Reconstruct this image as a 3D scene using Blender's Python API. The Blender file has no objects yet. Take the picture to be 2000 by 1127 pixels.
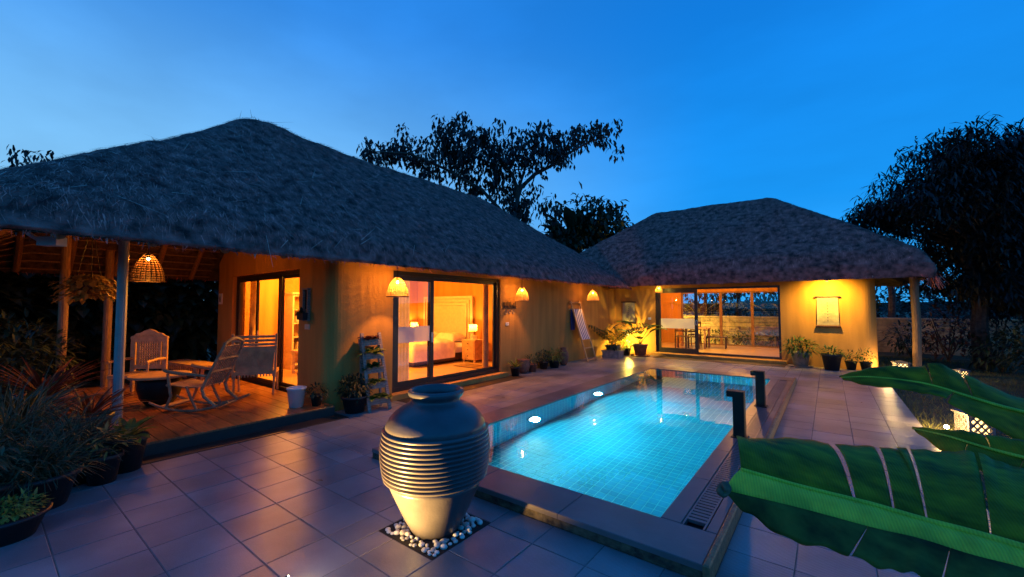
import bpy, bmesh, math, random
from mathutils import Vector, Matrix, noise
random.seed(7)
R = math.radians
S = bpy.context.scene
COL = S.collection

# ------------------------------------------------------------------ camera
cam = bpy.data.objects.new('camera', bpy.data.cameras.new('camera'))
COL.objects.link(cam)
cam.location = (0, 0, 1.65)
cam.rotation_euler = (R(90 + 2.56), R(0.07), R(37.472))
cam.data.sensor_width = 36
cam.data.lens = 14.515
cam.data.clip_start = 0.05
cam.data.clip_end = 2000
S.camera = cam

# ------------------------------------------------------------------ dusk sky
W = bpy.data.worlds.new('World'); S.world = W; W.use_nodes = True
nt = W.node_tree; nt.nodes.clear()
def N(t, **k):
    n = nt.nodes.new(t)
    for a, b in k.items(): setattr(n, a, b)
    return n
def lk(a, b): nt.links.new(a, b)
out = N('ShaderNodeOutputWorld'); bg = N('ShaderNodeBackground'); lk(bg.outputs[0], out.inputs[0])
tc = N('ShaderNodeTexCoord'); sx = N('ShaderNodeSeparateXYZ'); lk(tc.outputs['Generated'], sx.inputs[0])
ramp = N('ShaderNodeValToRGB'); lk(sx.outputs[2], ramp.inputs[0])
cr = ramp.color_ramp
cr.elements[0].position = 0.0; cr.elements[0].color = (.040, .42, .98, 1)
cr.elements[1].position = 1.0; cr.elements[1].color = (.012, .12, .50, 1)
e = cr.elements.new(.22); e.color = (.010, .32, .96, 1)
e = cr.elements.new(.55); e.color = (.006, .225, .82, 1)
# after-glow in the west (to the left of, and behind, the viewer)
dot = N('ShaderNodeVectorMath', operation='DOT_PRODUCT'); lk(tc.outputs['Generated'], dot.inputs[0])
wd = Vector((-.93, .12, .10)).normalized(); dot.inputs[1].default_value = wd
mr = N('ShaderNodeMapRange', interpolation_type='SMOOTHSTEP'); lk(dot.outputs['Value'], mr.inputs[0])
mr.inputs[1].default_value = .30; mr.inputs[2].default_value = 1.12
ev = N('ShaderNodeMapRange', interpolation_type='SMOOTHSTEP'); lk(sx.outputs[2], ev.inputs[0])
ev.inputs[1].default_value = .16; ev.inputs[2].default_value = .62; ev.inputs[3].default_value = 1; ev.inputs[4].default_value = .12
gm = N('ShaderNodeMath', operation='MULTIPLY'); lk(mr.outputs[0], gm.inputs[0]); lk(ev.outputs[0], gm.inputs[1])
glow = N('ShaderNodeMix', data_type='RGBA'); lk(gm.outputs[0], glow.inputs[0])
lk(ramp.outputs[0], glow.inputs[6]); glow.inputs[7].default_value = (.25, .60, .96, 1)
# thin high cloud streaks
cmap = N('ShaderNodeMapping'); cmap.inputs['Scale'].default_value = (1.2, 2.2, 5); lk(tc.outputs['Generated'], cmap.inputs[0])
cn = N('ShaderNodeTexNoise'); cn.inputs['Scale'].default_value = 1.7; cn.inputs['Detail'].default_value = 5; lk(cmap.outputs[0], cn.inputs[0])
cmr = N('ShaderNodeMapRange'); lk(cn.outputs[0], cmr.inputs[0])
cmr.inputs[1].default_value = .35; cmr.inputs[2].default_value = .75; cmr.inputs[3].default_value = .91; cmr.inputs[4].default_value = 1.10
cm = N('ShaderNodeMix', data_type='RGBA', blend_type='MULTIPLY'); cm.inputs[0].default_value = 1
lk(glow.outputs[2], cm.inputs[6]); lk(cmr.outputs[0], cm.inputs[7])
# the Sky Texture, sun just down in the west, adds a little real twilight colour
sky = N('ShaderNodeTexSky', sky_type='NISHITA'); sky.sun_disc = False
sky.sun_elevation = R(-1.5); sky.sun_rotation = R(-85)
sm = N('ShaderNodeMix', data_type='RGBA', blend_type='ADD'); sm.inputs[0].default_value = .003
lk(cm.outputs[2], sm.inputs[6]); lk(sky.outputs[0], sm.inputs[7])
lk(sm.outputs[2], bg.inputs[0]); bg.inputs[1].default_value = 1.0

S.view_settings.view_transform = 'Standard'
S.view_settings.look = 'None'
S.view_settings.exposure = 0
S.view_settings.gamma = 1
S.render.engine = 'CYCLES'
cy = S.cycles
cy.use_denoising = True
try: cy.denoiser = 'OPENIMAGEDENOISE'
except Exception: pass
cy.caustics_reflective = False; cy.caustics_refractive = False
cy.sample_clamp_indirect = 4
cy.max_bounces = 10; cy.diffuse_bounces = 4; cy.glossy_bounces = 4; cy.transmission_bounces = 8; cy.transparent_max_bounces = 24
cy.blur_glossy = 0.5

# ------------------------------------------------------------------ materials
MATS = {}
def mat(name, col, rough=.7, var=.15, vscale=6, stretch=(1, 1, 1), bump=0, bscale=40, metal=0, spec=.5,
        rnd=0, col2=None, attr=False, emit=None, estr=0, trans=0, bstretch=(1, 1, 1), detail=5):
    m = bpy.data.materials.new(name); m.use_nodes = True
    t = m.node_tree; b = t.nodes['Principled BSDF']
    b.inputs['Roughness'].default_value = rough; b.inputs['Metallic'].default_value = metal
    b.inputs['Specular IOR Level'].default_value = spec
    def n(tp, **k):
        x = t.nodes.new(tp)
        for a, c in k.items(): setattr(x, a, c)
        return x
    tcn = n('ShaderNodeTexCoord'); mp = n('ShaderNodeMapping'); mp.inputs['Scale'].default_value = stretch
    geo = n('ShaderNodeNewGeometry')
    t.links.new(geo.outputs['Position'], mp.inputs[0])
    nz = n('ShaderNodeTexNoise'); nz.inputs['Scale'].default_value = vscale; nz.inputs['Detail'].default_value = detail
    t.links.new(mp.outputs[0], nz.inputs[0])
    rp = n('ShaderNodeMapRange'); rp.inputs[1].default_value = .3; rp.inputs[2].default_value = .7
    t.links.new(nz.outputs[0], rp.inputs[0])
    mx = n('ShaderNodeMix', data_type='RGBA')
    c2 = col2 if col2 else tuple(c * (1 - var * 2) for c in col)
    mx.inputs[6].default_value = (*c2, 1); mx.inputs[7].default_value = (*[c * (1 if col2 else 1 + var) for c in col], 1)
    t.links.new(rp.outputs[0], mx.inputs[0])
    last = mx.outputs[2]
    if rnd or attr:
        if attr:
            oi = n('ShaderNodeAttribute', attribute_name='rnd'); src = oi.outputs['Fac']
        else:
            oi = n('ShaderNodeObjectInfo'); src = oi.outputs['Random']
        r2 = n('ShaderNodeMapRange'); amt = rnd if rnd else .5
        r2.inputs[3].default_value = 1 - amt; r2.inputs[4].default_value = 1 + amt
        t.links.new(src, r2.inputs[0])
        mm = n('ShaderNodeMix', data_type='RGBA', blend_type='MULTIPLY'); mm.inputs[0].default_value = 1
        t.links.new(last, mm.inputs[6]); t.links.new(r2.outputs[0], mm.inputs[7]); last = mm.outputs[2]
    t.links.new(last, b.inputs['Base Color'])
    if bump:
        mp2 = n('ShaderNodeMapping'); mp2.inputs['Scale'].default_value = bstretch
        t.links.new(geo.outputs['Position'], mp2.inputs[0])
        nb = n('ShaderNodeTexNoise'); nb.inputs['Scale'].default_value = bscale; nb.inputs['Detail'].default_value = 6
        t.links.new(mp2.outputs[0], nb.inputs[0])
        bp = n('ShaderNodeBump'); bp.inputs['Strength'].default_value = bump; bp.inputs['Distance'].default_value = .02
        t.links.new(nb.outputs[0], bp.inputs['Height']); t.links.new(bp.outputs[0], b.inputs['Normal'])
    if emit:
        b.inputs['Emission Color'].default_value = (*emit, 1); b.inputs['Emission Strength'].default_value = estr
    if trans:
        tr = n('ShaderNodeBsdfTranslucent'); t.links.new(last, tr.inputs[0])
        ms = n('ShaderNodeMixShader'); ms.inputs[0].default_value = trans
        o = t.nodes['Material Output']
        t.links.new(b.outputs[0], ms.inputs[1]); t.links.new(tr.outputs[0], ms.inputs[2]); t.links.new(ms.outputs[0], o.inputs[0])
    MATS[name] = m
    return m
def emission(name, col, s):
    m = bpy.data.materials.new(name); m.use_nodes = True
    t = m.node_tree; t.nodes.clear()
    e = t.nodes.new('ShaderNodeEmission'); e.inputs[0].default_value = (*col, 1); e.inputs[1].default_value = s
    o = t.nodes.new('ShaderNodeOutputMaterial'); t.links.new(e.outputs[0], o.inputs[0])
    MATS[name] = m
    return m
def glass(name, tint=(1, 1, 1), rough=0, frost=0):
    m = bpy.data.materials.new(name); m.use_nodes = True
    t = m.node_tree; t.nodes.clear()
    tr = t.nodes.new('ShaderNodeBsdfTransparent'); tr.inputs[0].default_value = (*tint, 1)
    gl = t.nodes.new('ShaderNodeBsdfGlossy'); gl.inputs['Roughness'].default_value = rough
    fr = t.nodes.new('ShaderNodeFresnel'); fr.inputs[0].default_value = 1.5
    ge = t.nodes.new('ShaderNodeNewGeometry'); ir = t.nodes.new('ShaderNodeMapRange'); ir.inputs[3].default_value = 1.5; ir.inputs[4].default_value = 1 / 1.5
    t.links.new(ge.outputs['Backfacing'], ir.inputs[0]); t.links.new(ir.outputs[0], fr.inputs[0])
    mu = t.nodes.new('ShaderNodeMath'); mu.operation = 'MULTIPLY'; mu.inputs[1].default_value = 1.0; mu.use_clamp = True
    t.links.new(fr.outputs[0], mu.inputs[0])
    ms = t.nodes.new('ShaderNodeMixShader'); o = t.nodes.new('ShaderNodeOutputMaterial')
    t.links.new(mu.outputs[0], ms.inputs[0]); t.links.new(tr.outputs[0], ms.inputs[1]); t.links.new(gl.outputs[0], ms.inputs[2])
    last = ms.outputs[0]
    if frost:
        d = t.nodes.new('ShaderNodeBsdfTranslucent'); d.inputs[0].default_value = (.8, .8, .78, 1)
        d2 = t.nodes.new('ShaderNodeBsdfDiffuse'); d2.inputs[0].default_value = (.7, .7, .68, 1)
        a = t.nodes.new('ShaderNodeAddShader'); t.links.new(d.outputs[0], a.inputs[0]); t.links.new(d2.outputs[0], a.inputs[1])
        m2 = t.nodes.new('ShaderNodeMixShader'); m2.inputs[0].default_value = frost
        m3 = t.nodes.new('ShaderNodeMixShader'); m3.inputs[0].default_value = .7
        t.links.new(d.outputs[0], m3.inputs[1]); t.links.new(d2.outputs[0], m3.inputs[2]); t.links.new(last, m2.inputs[1]); t.links.new(m3.outputs[0], m2.inputs[2]); last = m2.outputs[0]
    t.links.new(last, o.inputs[0])
    MATS[name] = m
    return m

mat('plaster', (.50, .232, .044), .85, .12, 1.6, (3, 3, .35), .25, 30)
mat('plaster_in', (.62, .34, .11), .8, .05, 2, bump=.1)
mat('plaster_ceiling', (.7, .55, .36), .8, .05)
mat('thatch', (.52, .165, .130), .95, .3, 7, bump=1.0, bscale=45, col2=(.045, .016, .013), detail=12)
mat('straw', (.50, .165, .130), .9, .42, 7, attr=True, rnd=.9)
mat('straw_pale', (.80, .42, .32), .8, .1, 3, attr=True, rnd=.3)
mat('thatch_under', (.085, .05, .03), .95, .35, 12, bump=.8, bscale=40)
mat('pole_wood', (.28, .15, .07), .7, .2, 8, (8, 8, 1), .3)
mat('dark_wood', (.06, .032, .018), .5, .2, 8)
mat('carved_wood', (.52, .30, .13), .5, .15, 10, bump=.25, bscale=60)
mat('weathered_wood', (.32, .235, .185), .8, .25, 14, (1, 1, 6), .3)
mat('black_frame', (.016, .013, .012), .4, .1, 8)
mat('black_gloss', (.008, .008, .008), .5, .1, 8, spec=.2)
mat('grey_metal', (.32, .31, .30), .5, .08, 6, metal=.3)
mat('paving', (.255, .228, .230), .30, .20, 1.6, bump=.12, bscale=120, rnd=.16, spec=.5, detail=9)
mat('grout', (.17, .145, .14), .9, .2, 10)
mat('coping', (.145, .115, .11), .34, .14, 3, bump=.05, rnd=.1)
mat('stained', (.16, .115, .06), .9, .3, 14, col2=(.012, .010, .010), bump=.6, bscale=50)
mat('trim_wood', (.32, .16, .07), .6, .25, 20, bump=.3)
mat('deck', (.30, .11, .04), .32, .25, 5, (1, 8, 1), .06, 30, rnd=.2)
mat('room_floor', (.55, .36, .18), .3, .08, 4, rnd=.1)
mat('dark_tile', (.035, .022, .018), .5, .2, 6)
mat('pool_tile', (.003, .26, .40), .35, .1, 3, rnd=.16)
mat('pool_grout', (.30, .68, .70), .6, .08, 6)
mat('jar', (.092, .078, .080), .34, .10, 7, bump=.08, bscale=60)
mat('pebble', (.62, .57, .50), .5, .12, 20, rnd=.45)
mat('soil', (.02, .014, .01), .95, .2, 20)
mat('terracotta', (.26, .10, .055), .8, .2, 12)
mat('grey_pot', (.26, .23, .21), .8, .2, 10)
mat('black_pot', (.014, .013, .014), .5, .1, 10)
mat('white_plastic', (.72, .70, .68), .4, .05, 8)
mat('cream', (.66, .52, .33), .7, .06, 12)
mat('scroll_cloth', (.44, .35, .21), .8, .10, 14)
mat('chair_wood', (.36, .20, .105), .6, .2, 12, bump=.25, bscale=60)
mat('linen', (.78, .66, .50), .85, .06, 10, bump=.2, bscale=25)
mat('linen_shade', (.60, .42, .26), .85, .1, 10)
mat('curtain', (.55, .50, .45), .9, .08, 6, trans=.35)
mat('curtain_gold', (.62, .42, .16), .9, .1, 6, trans=.35)
mat('lampshade', (.8, .6, .3), .8, .04, 8, trans=.6)
mat('rattan', (.50, .28, .09), .7, .15, 30, trans=.22)
mat('stripe_white', (.72, .70, .72), .8, .05, 10)
mat('stripe_blue', (.03, .04, .16), .8, .05, 10)
mat('green', (.055, .115, .022), .5, .25, 6, attr=True, rnd=.5, trans=.25)
mat('green_light', (.26, .27, .04), .5, .2, 6, attr=True, rnd=.4, trans=.3)
mat('green_grey', (.055, .075, .032), .6, .2, 6, attr=True, rnd=.5, trans=.2)
mat('green_dark', (.028, .045, .018), .55, .25, 3, attr=True, rnd=.5, trans=.15)
mat('purple_leaf', (.10, .028, .035), .5, .2, 6, attr=True, rnd=.5, trans=.2)
mat('red_leaf', (.16, .045, .02), .5, .2, 6, attr=True, rnd=.5, trans=.2)
mat('gold_leaf', (.30, .19, .04), .5, .2, 6, attr=True, rnd=.4, trans=.25)
mat('tree_leaf', (.016, .015, .011), .6, .25, 2, attr=True, rnd=.55, trans=.12)
mat('bark', (.10, .06, .045), .9, .3, 12, bump=.6)
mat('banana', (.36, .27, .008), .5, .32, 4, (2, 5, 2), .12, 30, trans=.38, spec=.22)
mat('banana_shaded', (.17, .135, .02), .55, .35, 5, (2, 5, 2), .12, 30, trans=.3, spec=.25)  # leaf colour darkened for the shade on a drooping half
mat('banana_rib_lit', (.88, .68, .05), .45, .15, 12, trans=.2, spec=.3)  # rib and fold colour, brightened to stand in for warm light
mat('dry_leaf', (.22, .13, .07), .8, .3, 30)
mat('lawn_soil', (.06, .055, .02), .95, .3, 3, bump=.5)
mat('grass', (.11, .11, .025), .8, .3, 3, attr=True, rnd=.5)
mat('lantern_stone', (.14, .12, .12), .7, .1, 12)
mat('block', (.42, .31, .17), .9, .2, 5, bump=.4, rnd=.15)
mat('ink', (.05, .06, .05), .7, .1, 10)
mat('ink_green', (.07, .16, .06), .7, .1, 10)
mat('maroon', (.08, .02, .015), .6, .1, 10)
mat('steel', (.6, .6, .58), .3, .05, 8, metal=.8)
glass('pane'); glass('frosted', frost=.8)
emission('bulb', (1, .62, .18), 40)
emission('bulb_soft', (1, .55, .15), 9)
emission('pool_lens', (.75, .95, 1), 28)
emission('spot_lens', (1, .82, .5), 60)
emission('lantern_glow', (1, .60, .20), 4)
# water: a true refracting surface with a faint ripple
m = bpy.data.materials.new('water'); m.use_nodes = True; t = m.node_tree; t.nodes.clear()
g = t.nodes.new('ShaderNodeBsdfGlass'); g.inputs['IOR'].default_value = 1.333; g.inputs['Roughness'].default_value = 0
g.inputs[0].default_value = (.86, .97, 1, 1)
o = t.nodes.new('ShaderNodeOutputMaterial'); t.links.new(g.outputs[0], o.inputs[0])
nz = t.nodes.new('ShaderNodeTexNoise'); nz.inputs['Scale'].default_value = 2.2; nz.inputs['Detail'].default_value = 2
gp = t.nodes.new('ShaderNodeNewGeometry'); t.links.new(gp.outputs['Position'], nz.inputs[0])
bp = t.nodes.new('ShaderNodeBump'); bp.inputs['Strength'].default_value = .05; bp.inputs['Distance'].default_value = .05
t.links.new(nz.outputs[0], bp.inputs['Height']); t.links.new(bp.outputs[0], g.inputs['Normal'])
MATS['water'] = m
# anti-slip ribs on the paving: a fine diagonal relief
m = MATS['paving']; t = m.node_tree
gp = t.nodes.new('ShaderNodeNewGeometry'); mp = t.nodes.new('ShaderNodeMapping'); mp.inputs['Rotation'].default_value = (0, 0, R(35))
t.links.new(gp.outputs['Position'], mp.inputs[0])
wv = t.nodes.new('ShaderNodeTexWave'); wv.inputs['Scale'].default_value = 26; wv.inputs['Distortion'].default_value = .6
t.links.new(mp.outputs[0], wv.inputs[0])
b2 = t.nodes.new('ShaderNodeBump'); b2.inputs['Strength'].default_value = .22; b2.inputs['Distance'].default_value = .004
pb = t.nodes['Principled BSDF']; old = pb.inputs['Normal'].links[0].from_socket
t.links.new(wv.outputs['Fac'], b2.inputs['Height']); t.links.new(old, b2.inputs['Normal']); t.links.new(b2.outputs[0], pb.inputs['Normal'])

# fine cross veins on the banana leaves
for nm_ in ('banana', 'banana_rib_lit'):
    t = MATS[nm_].node_tree; pb = t.nodes['Principled BSDF']
    gp = t.nodes.new('ShaderNodeNewGeometry'); mp = t.nodes.new('ShaderNodeMapping'); mp.inputs['Rotation'].default_value = (0, 0, R(-16))
    t.links.new(gp.outputs['Position'], mp.inputs[0])
    wv = t.nodes.new('ShaderNodeTexWave'); wv.inputs['Scale'].default_value = 34; wv.inputs['Distortion'].default_value = 1.2; wv.inputs['Detail'].default_value = 3
    t.links.new(mp.outputs[0], wv.inputs[0])
    b2 = t.nodes.new('ShaderNodeBump'); b2.inputs['Strength'].default_value = .25; b2.inputs['Distance'].default_value = .004
    t.links.new(wv.outputs['Fac'], b2.inputs['Height']); t.links.new(b2.outputs[0], pb.inputs['Normal'])
    src = pb.inputs['Base Color'].links[0].from_socket
    mm = t.nodes.new('ShaderNodeMix'); mm.data_type = 'RGBA'; mm.blend_type = 'MULTIPLY'; mm.inputs[0].default_value = 1
    vr = t.nodes.new('ShaderNodeMapRange'); vr.inputs[3].default_value = .85; vr.inputs[4].default_value = 1.1
    t.links.new(wv.outputs['Fac'], vr.inputs[0]); t.links.new(src, mm.inputs[6]); t.links.new(vr.outputs[0], mm.inputs[7]); t.links.new(mm.outputs[2], pb.inputs['Base Color'])

# ------------------------------------------------------------------ mesh helpers
class MB:
    def __init__(s): s.v = []; s.f = []; s.c = None
    def add(s, vs, fs, c=None):
        o = len(s.v); s.v += [tuple(p) for p in vs]; s.f += [tuple(i + o for i in f) for f in fs]
        if c is not None:
            if s.c is None: s.c = [0.5] * (len(s.f) - len(fs))
            s.c += [c] * len(fs)
        elif s.c is not None: s.c += [.5] * len(fs)
        return s
    def box(s, x0, x1, y0, y1, z0, z1, M=None):
        vs = [Vector(p) for p in ((x0, y0, z0), (x1, y0, z0), (x1, y1, z0), (x0, y1, z0), (x0, y0, z1), (x1, y0, z1), (x1, y1, z1), (x0, y1, z1))]
        if M: vs = [M @ p for p in vs]
        return s.add(vs, [(3, 2, 1, 0), (4, 5, 6, 7), (0, 1, 5, 4), (1, 2, 6, 5), (2, 3, 7, 6), (3, 0, 4, 7)])
    def cbox(s, x0, x1, y0, y1, z0, z1, c=.006, M=None):
        # box with chamfered top edges
        vs = [(x0, y0, z0), (x1, y0, z0), (x1, y1, z0), (x0, y1, z0), (x0, y0, z1 - c), (x1, y0, z1 - c), (x1, y1, z1 - c), (x0, y1, z1 - c),
              (x0 + c, y0 + c, z1), (x1 - c, y0 + c, z1), (x1 - c, y1 - c, z1), (x0 + c, y1 - c, z1)]
        vs = [Vector(p) for p in vs]
        if M: vs = [M @ p for p in vs]
        return s.add(vs, [(3, 2, 1, 0), (8, 9, 10, 11), (0, 1, 5, 4), (1, 2, 6, 5), (2, 3, 7, 6), (3, 0, 4, 7), (4, 5, 9, 8), (5, 6, 10, 9), (6, 7, 11, 10), (7, 4, 8, 11)])
    def tube(s, pts, r, n=8, cap=True):
        pts = [Vector(p) for p in pts]; rs = r if isinstance(r, (list, tuple)) else [r] * len(pts)
        rings = []; up = None
        for i, p in enumerate(pts):
            d = (pts[min(i + 1, len(pts) - 1)] - pts[max(i - 1, 0)]).normalized()
            if up is None:
                up = Vector((0, 0, 1)) if abs(d.z) < .9 else Vector((1, 0, 0))
            a = d.cross(up).normalized(); up = a.cross(d).normalized()
            rings.append([p + (a * math.cos(2 * math.pi * k / n) + up * math.sin(2 * math.pi * k / n)) * rs[i] for k in range(n)])
        vs = [q for rg in rings for q in rg]; fs = []
        for i in range(len(pts) - 1):
            for k in range(n):
                fs.append((i * n + k, i * n + (k + 1) % n, (i + 1) * n + (k + 1) % n, (i + 1) * n + k))
        if cap:
            fs.append(tuple(range(n))[::-1]); fs.append(tuple(range((len(pts) - 1) * n, len(pts) * n)))
        return s.add(vs, fs)
    def bar(s, a, b, w, h):
        a = Vector(a); b = Vector(b); d = (b - a).normalized()
        up = Vector((0, 0, 1)) if abs(d.z) < .95 else Vector((0, 1, 0))
        x = d.cross(up).normalized() * w / 2; y = x.cross(d).normalized() * h / 2
        vs = [a - x - y, a + x - y, a + x + y, a - x + y, b - x - y, b + x - y, b + x + y, b - x + y]
        return s.add(vs, [(3, 2, 1, 0), (4, 5, 6, 7), (0, 1, 5, 4), (1, 2, 6, 5), (2, 3, 7, 6), (3, 0, 4, 7)])
    def lathe(s, prof, n=40, c=(0, 0, 0), closed=False):
        vs = []; fs = []
        for r, z in prof:
            for k in range(n):
                a = 2 * math.pi * k / n
                vs.append((c[0] + r * math.cos(a), c[1] + r * math.sin(a), c[2] + z))
        for i in range(len(prof) - 1):
            for k in range(n):
                fs.append((i * n + k, i * n + (k + 1) % n, (i + 1) * n + (k + 1) % n, (i + 1) * n + k))
        fs.append(tuple(range(n))[::-1])
        if closed: fs.append(tuple(range((len(prof) - 1) * n, len(prof) * n)))
        return s.add(vs, fs)
    def prism(s, poly, axis, a, b):
        # polygon of 2-D points extruded along an axis ('x': points are (y, z); 'y': (x, z); 'z': (x, y))
        n = len(poly)
        mk = {'x': lambda p, t: (t, p[0], p[1]), 'y': lambda p, t: (p[0], t, p[1]), 'z': lambda p, t: (p[0], p[1], t)}[axis]
        vs = [mk(p, a) for p in poly] + [mk(p, b) for p in poly]
        fs = [tuple(range(n))[::-1], tuple(range(n, 2 * n))] + [(i, (i + 1) % n, n + (i + 1) % n, n + i) for i in range(n)]
        return s.add(vs, fs)
    def sphere(s, c, r, n=12, m=8, sc=(1, 1, 1)):
        vs = [(c[0], c[1], c[2] - r * sc[2])]; fs = []
        for i in range(1, m):
            ph = -math.pi / 2 + math.pi * i / m
            for k in range(n):
                a = 2 * math.pi * k / n
                vs.append((c[0] + r * sc[0] * math.cos(ph) * math.cos(a), c[1] + r * sc[1] * math.cos(ph) * math.sin(a), c[2] + r * sc[2] * math.sin(ph)))
        vs.append((c[0], c[1], c[2] + r * sc[2])); T = len(vs) - 1
        for k in range(n): fs.append((0, 1 + (k + 1) % n, 1 + k)); fs.append((T, T - n + k, T - n + (k + 1) % n))
        for i in range(m - 2):
            for k in range(n):
                fs.append((1 + i * n + k, 1 + i * n + (k + 1) % n, 1 + (i + 1) * n + (k + 1) % n, 1 + (i + 1) * n + k))
        return s.add(vs, fs)
    def leaf(s, p, d, L, w, droop=.4, fold=.15, segs=3, c=None, blunt=.35):
        # a curved, folded leaf blade starting at p, heading d
        p = Vector(p); d = Vector(d).normalized()
        side = d.cross(Vector((0, 0, 1)))
        if side.length < .05: side = Vector((1, 0, 0))
        side.normalize()
        if c is None: c = random.random()
        vs = []; fs = []; q = p.copy(); dd = d.copy()
        for i in range(segs + 1):
            u = i / segs
            ww = w * .5 * (math.sin(math.pi * min(1, u * (1 - .12) + .1)) ** .8 if u < 1 else 0.02)
            nrm = side.cross(dd).normalized()
            vs += [q - side * ww + nrm * fold * ww * 2, q, q + side * ww + nrm * fold * ww * 2]
            dd = (dd + Vector((0, 0, -1)) * droop / segs).normalized(); q = q + dd * L / segs
        for i in range(segs):
            a = i * 3
            fs += [(a, a + 1, a + 4, a + 3), (a + 1, a + 2, a + 5, a + 4)]
        return s.add(vs, fs, c)
    def blade(s, p, d, L, w, droop=0, c=None, segs=1, sd=None):
        p = Vector(p); d = Vector(d).normalized()
        side = sd if sd is not None else d.cross(Vector((random.uniform(-1, 1), random.uniform(-1, 1), random.uniform(-.3, 1)))).normalized()
        if c is None: c = random.random()
        vs = []; q = p.copy(); dd = d.copy()
        for i in range(segs + 1):
            ww = w * .5 * (1 - .75 * i / segs)
            vs += [q - side * ww, q + side * ww]
            dd = (dd + Vector((0, 0, -1)) * droop / segs).normalized(); q = q + dd * L / segs
        return s.add(vs, [(2 * i, 2 * i + 1, 2 * i + 3, 2 * i + 2) for i in range(segs)], c)
    def mesh(s, name, m, smooth=False):
        me = bpy.data.meshes.new(name); me.from_pydata(s.v, [], s.f)
        if s.c is not None:
            at = me.attributes.new('rnd', 'FLOAT', 'FACE'); at.data.foreach_set('value', s.c)
        me.materials.append(MATS[m])
        if smooth: me.polygons.foreach_set('use_smooth', [True] * len(me.polygons))
        me.update()
        return me
    def build(s, name, m, parent=None, smooth=False, loc=None):
        o = bpy.data.objects.new(name, s.mesh(name, m, smooth)); COL.objects.link(o)
        if parent: o.parent = parent
        if loc: o.location = loc
        return o
def obj(name, me, parent=None, loc=(0, 0, 0), rot=(0, 0, 0), sc=(1, 1, 1)):
    o = bpy.data.objects.new(name, me); COL.objects.link(o)
    if parent: o.parent = parent
    o.location = loc; o.rotation_euler = rot; o.scale = sc
    return o
def tag(o, label=None, cat=None, group=None, kind=None):
    if label: o['label'] = label
    if cat: o['category'] = cat
    if group: o['group'] = group
    if kind: o['kind'] = kind
    return o
def thing(name, label, cat, loc=(0, 0, 0), rz=0, group=None):
    o = bpy.data.objects.new(name, None); COL.objects.link(o); o.empty_display_size = .1
    o.location = loc; o.rotation_euler = (0, 0, rz)
    return tag(o, label, cat, group)
def copy_tree(o, parent=None):
    c = o.copy(); COL.objects.link(c); c.parent = parent
    for ch in [k for k in COL.objects if k.parent == o]: copy_tree(ch, c)
    return c
def light(kind, parent, loc, power, col, size=.05, **k):
    l = bpy.data.lights.new('light', kind); l.energy = power; l.color = col
    if kind == 'AREA':
        l.size = size
    else: l.shadow_soft_size = size
    for a, b in k.items():
        if a != 'aim': setattr(l, a, b)
    o = bpy.data.objects.new('light', l); COL.objects.link(o); o.parent = parent; o.location = loc
    if 'aim' in k: o.rotation_euler = (Vector(k['aim']) - Vector(loc)).to_track_quat('-Z', 'Y').to_euler()
    return o
WARM = (1, .40, .07); GOLD = (1, .62, .10)
def rv(a=1): return Vector((random.uniform(-a, a), random.uniform(-a, a), random.uniform(-a, a)))
L1_UP = [(-0.32, 1.95, 1.12), (-0.11, 2.11, 1.11), (0.12, 2.21, 1.1), (0.27, 2.28, 1.1), (0.42, 2.32, 1.11), (0.53, 2.28, 1.08), (0.69, 2.26, 1.04)]
L1_MID = [(-0.27, 1.72, 1.06), (-0.1, 1.79, 1.02), (0.09, 1.85, 0.99), (0.22, 1.87, 0.97), (0.33, 1.88, 0.96), (0.43, 1.88, 0.95), (0.57, 1.89, 0.93)]
L1_FOLD = [(-0.31, 1.62, 1.01), (-0.1, 1.7, 0.98), (0.09, 1.76, 0.95), (0.2, 1.79, 0.94), (0.31, 1.79, 0.93), (0.41, 1.81, 0.92), (0.54, 1.82, 0.9)]
L1_LOW = [(-0.26, 1.63, 0.96), (-0.1, 1.66, 0.9), (0.08, 1.69, 0.88), (0.19, 1.7, 0.87), (0.3, 1.72, 0.86), (0.39, 1.73, 0.87), (0.52, 1.76, 0.87)]
L2_UP = [(0.04, 3.46, 1.2), (0.2, 3.48, 1.28), (0.39, 3.54, 1.29), (0.5, 3.55, 1.32), (0.62, 3.59, 1.26), (0.76, 3.61, 1.17), (0.96, 3.67, 1.1)]
L2_MID = [(0.05, 3.44, 1.19), (0.19, 3.43, 1.21), (0.38, 3.45, 1.2), (0.49, 3.45, 1.18), (0.61, 3.45, 1.14), (0.74, 3.45, 1.1), (0.93, 3.5, 1.05)]
L2_LOW = [(0.06, 3.43, 1.18), (0.19, 3.38, 1.17), (0.37, 3.36, 1.16), (0.47, 3.34, 1.15), (0.58, 3.32, 1.09), (0.7, 3.29, 1.01), (0.87, 3.29, 0.93)]
L3_UP = [(0.32, 2.93, 1.04), (0.44, 2.89, 1.07), (0.55, 2.88, 1.07), (0.68, 2.89, 1.05), (0.81, 2.86, 1.03)]
L3_MID = [(0.32, 2.93, 1.03), (0.43, 2.86, 1.03), (0.54, 2.82, 1.01), (0.66, 2.81, 0.99), (0.79, 2.78, 0.98)]
L3_LOW = [(0.33, 2.91, 1.03), (0.42, 2.78, 0.98), (0.51, 2.7, 0.94), (0.62, 2.69, 0.91), (0.74, 2.62, 0.91)]
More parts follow.
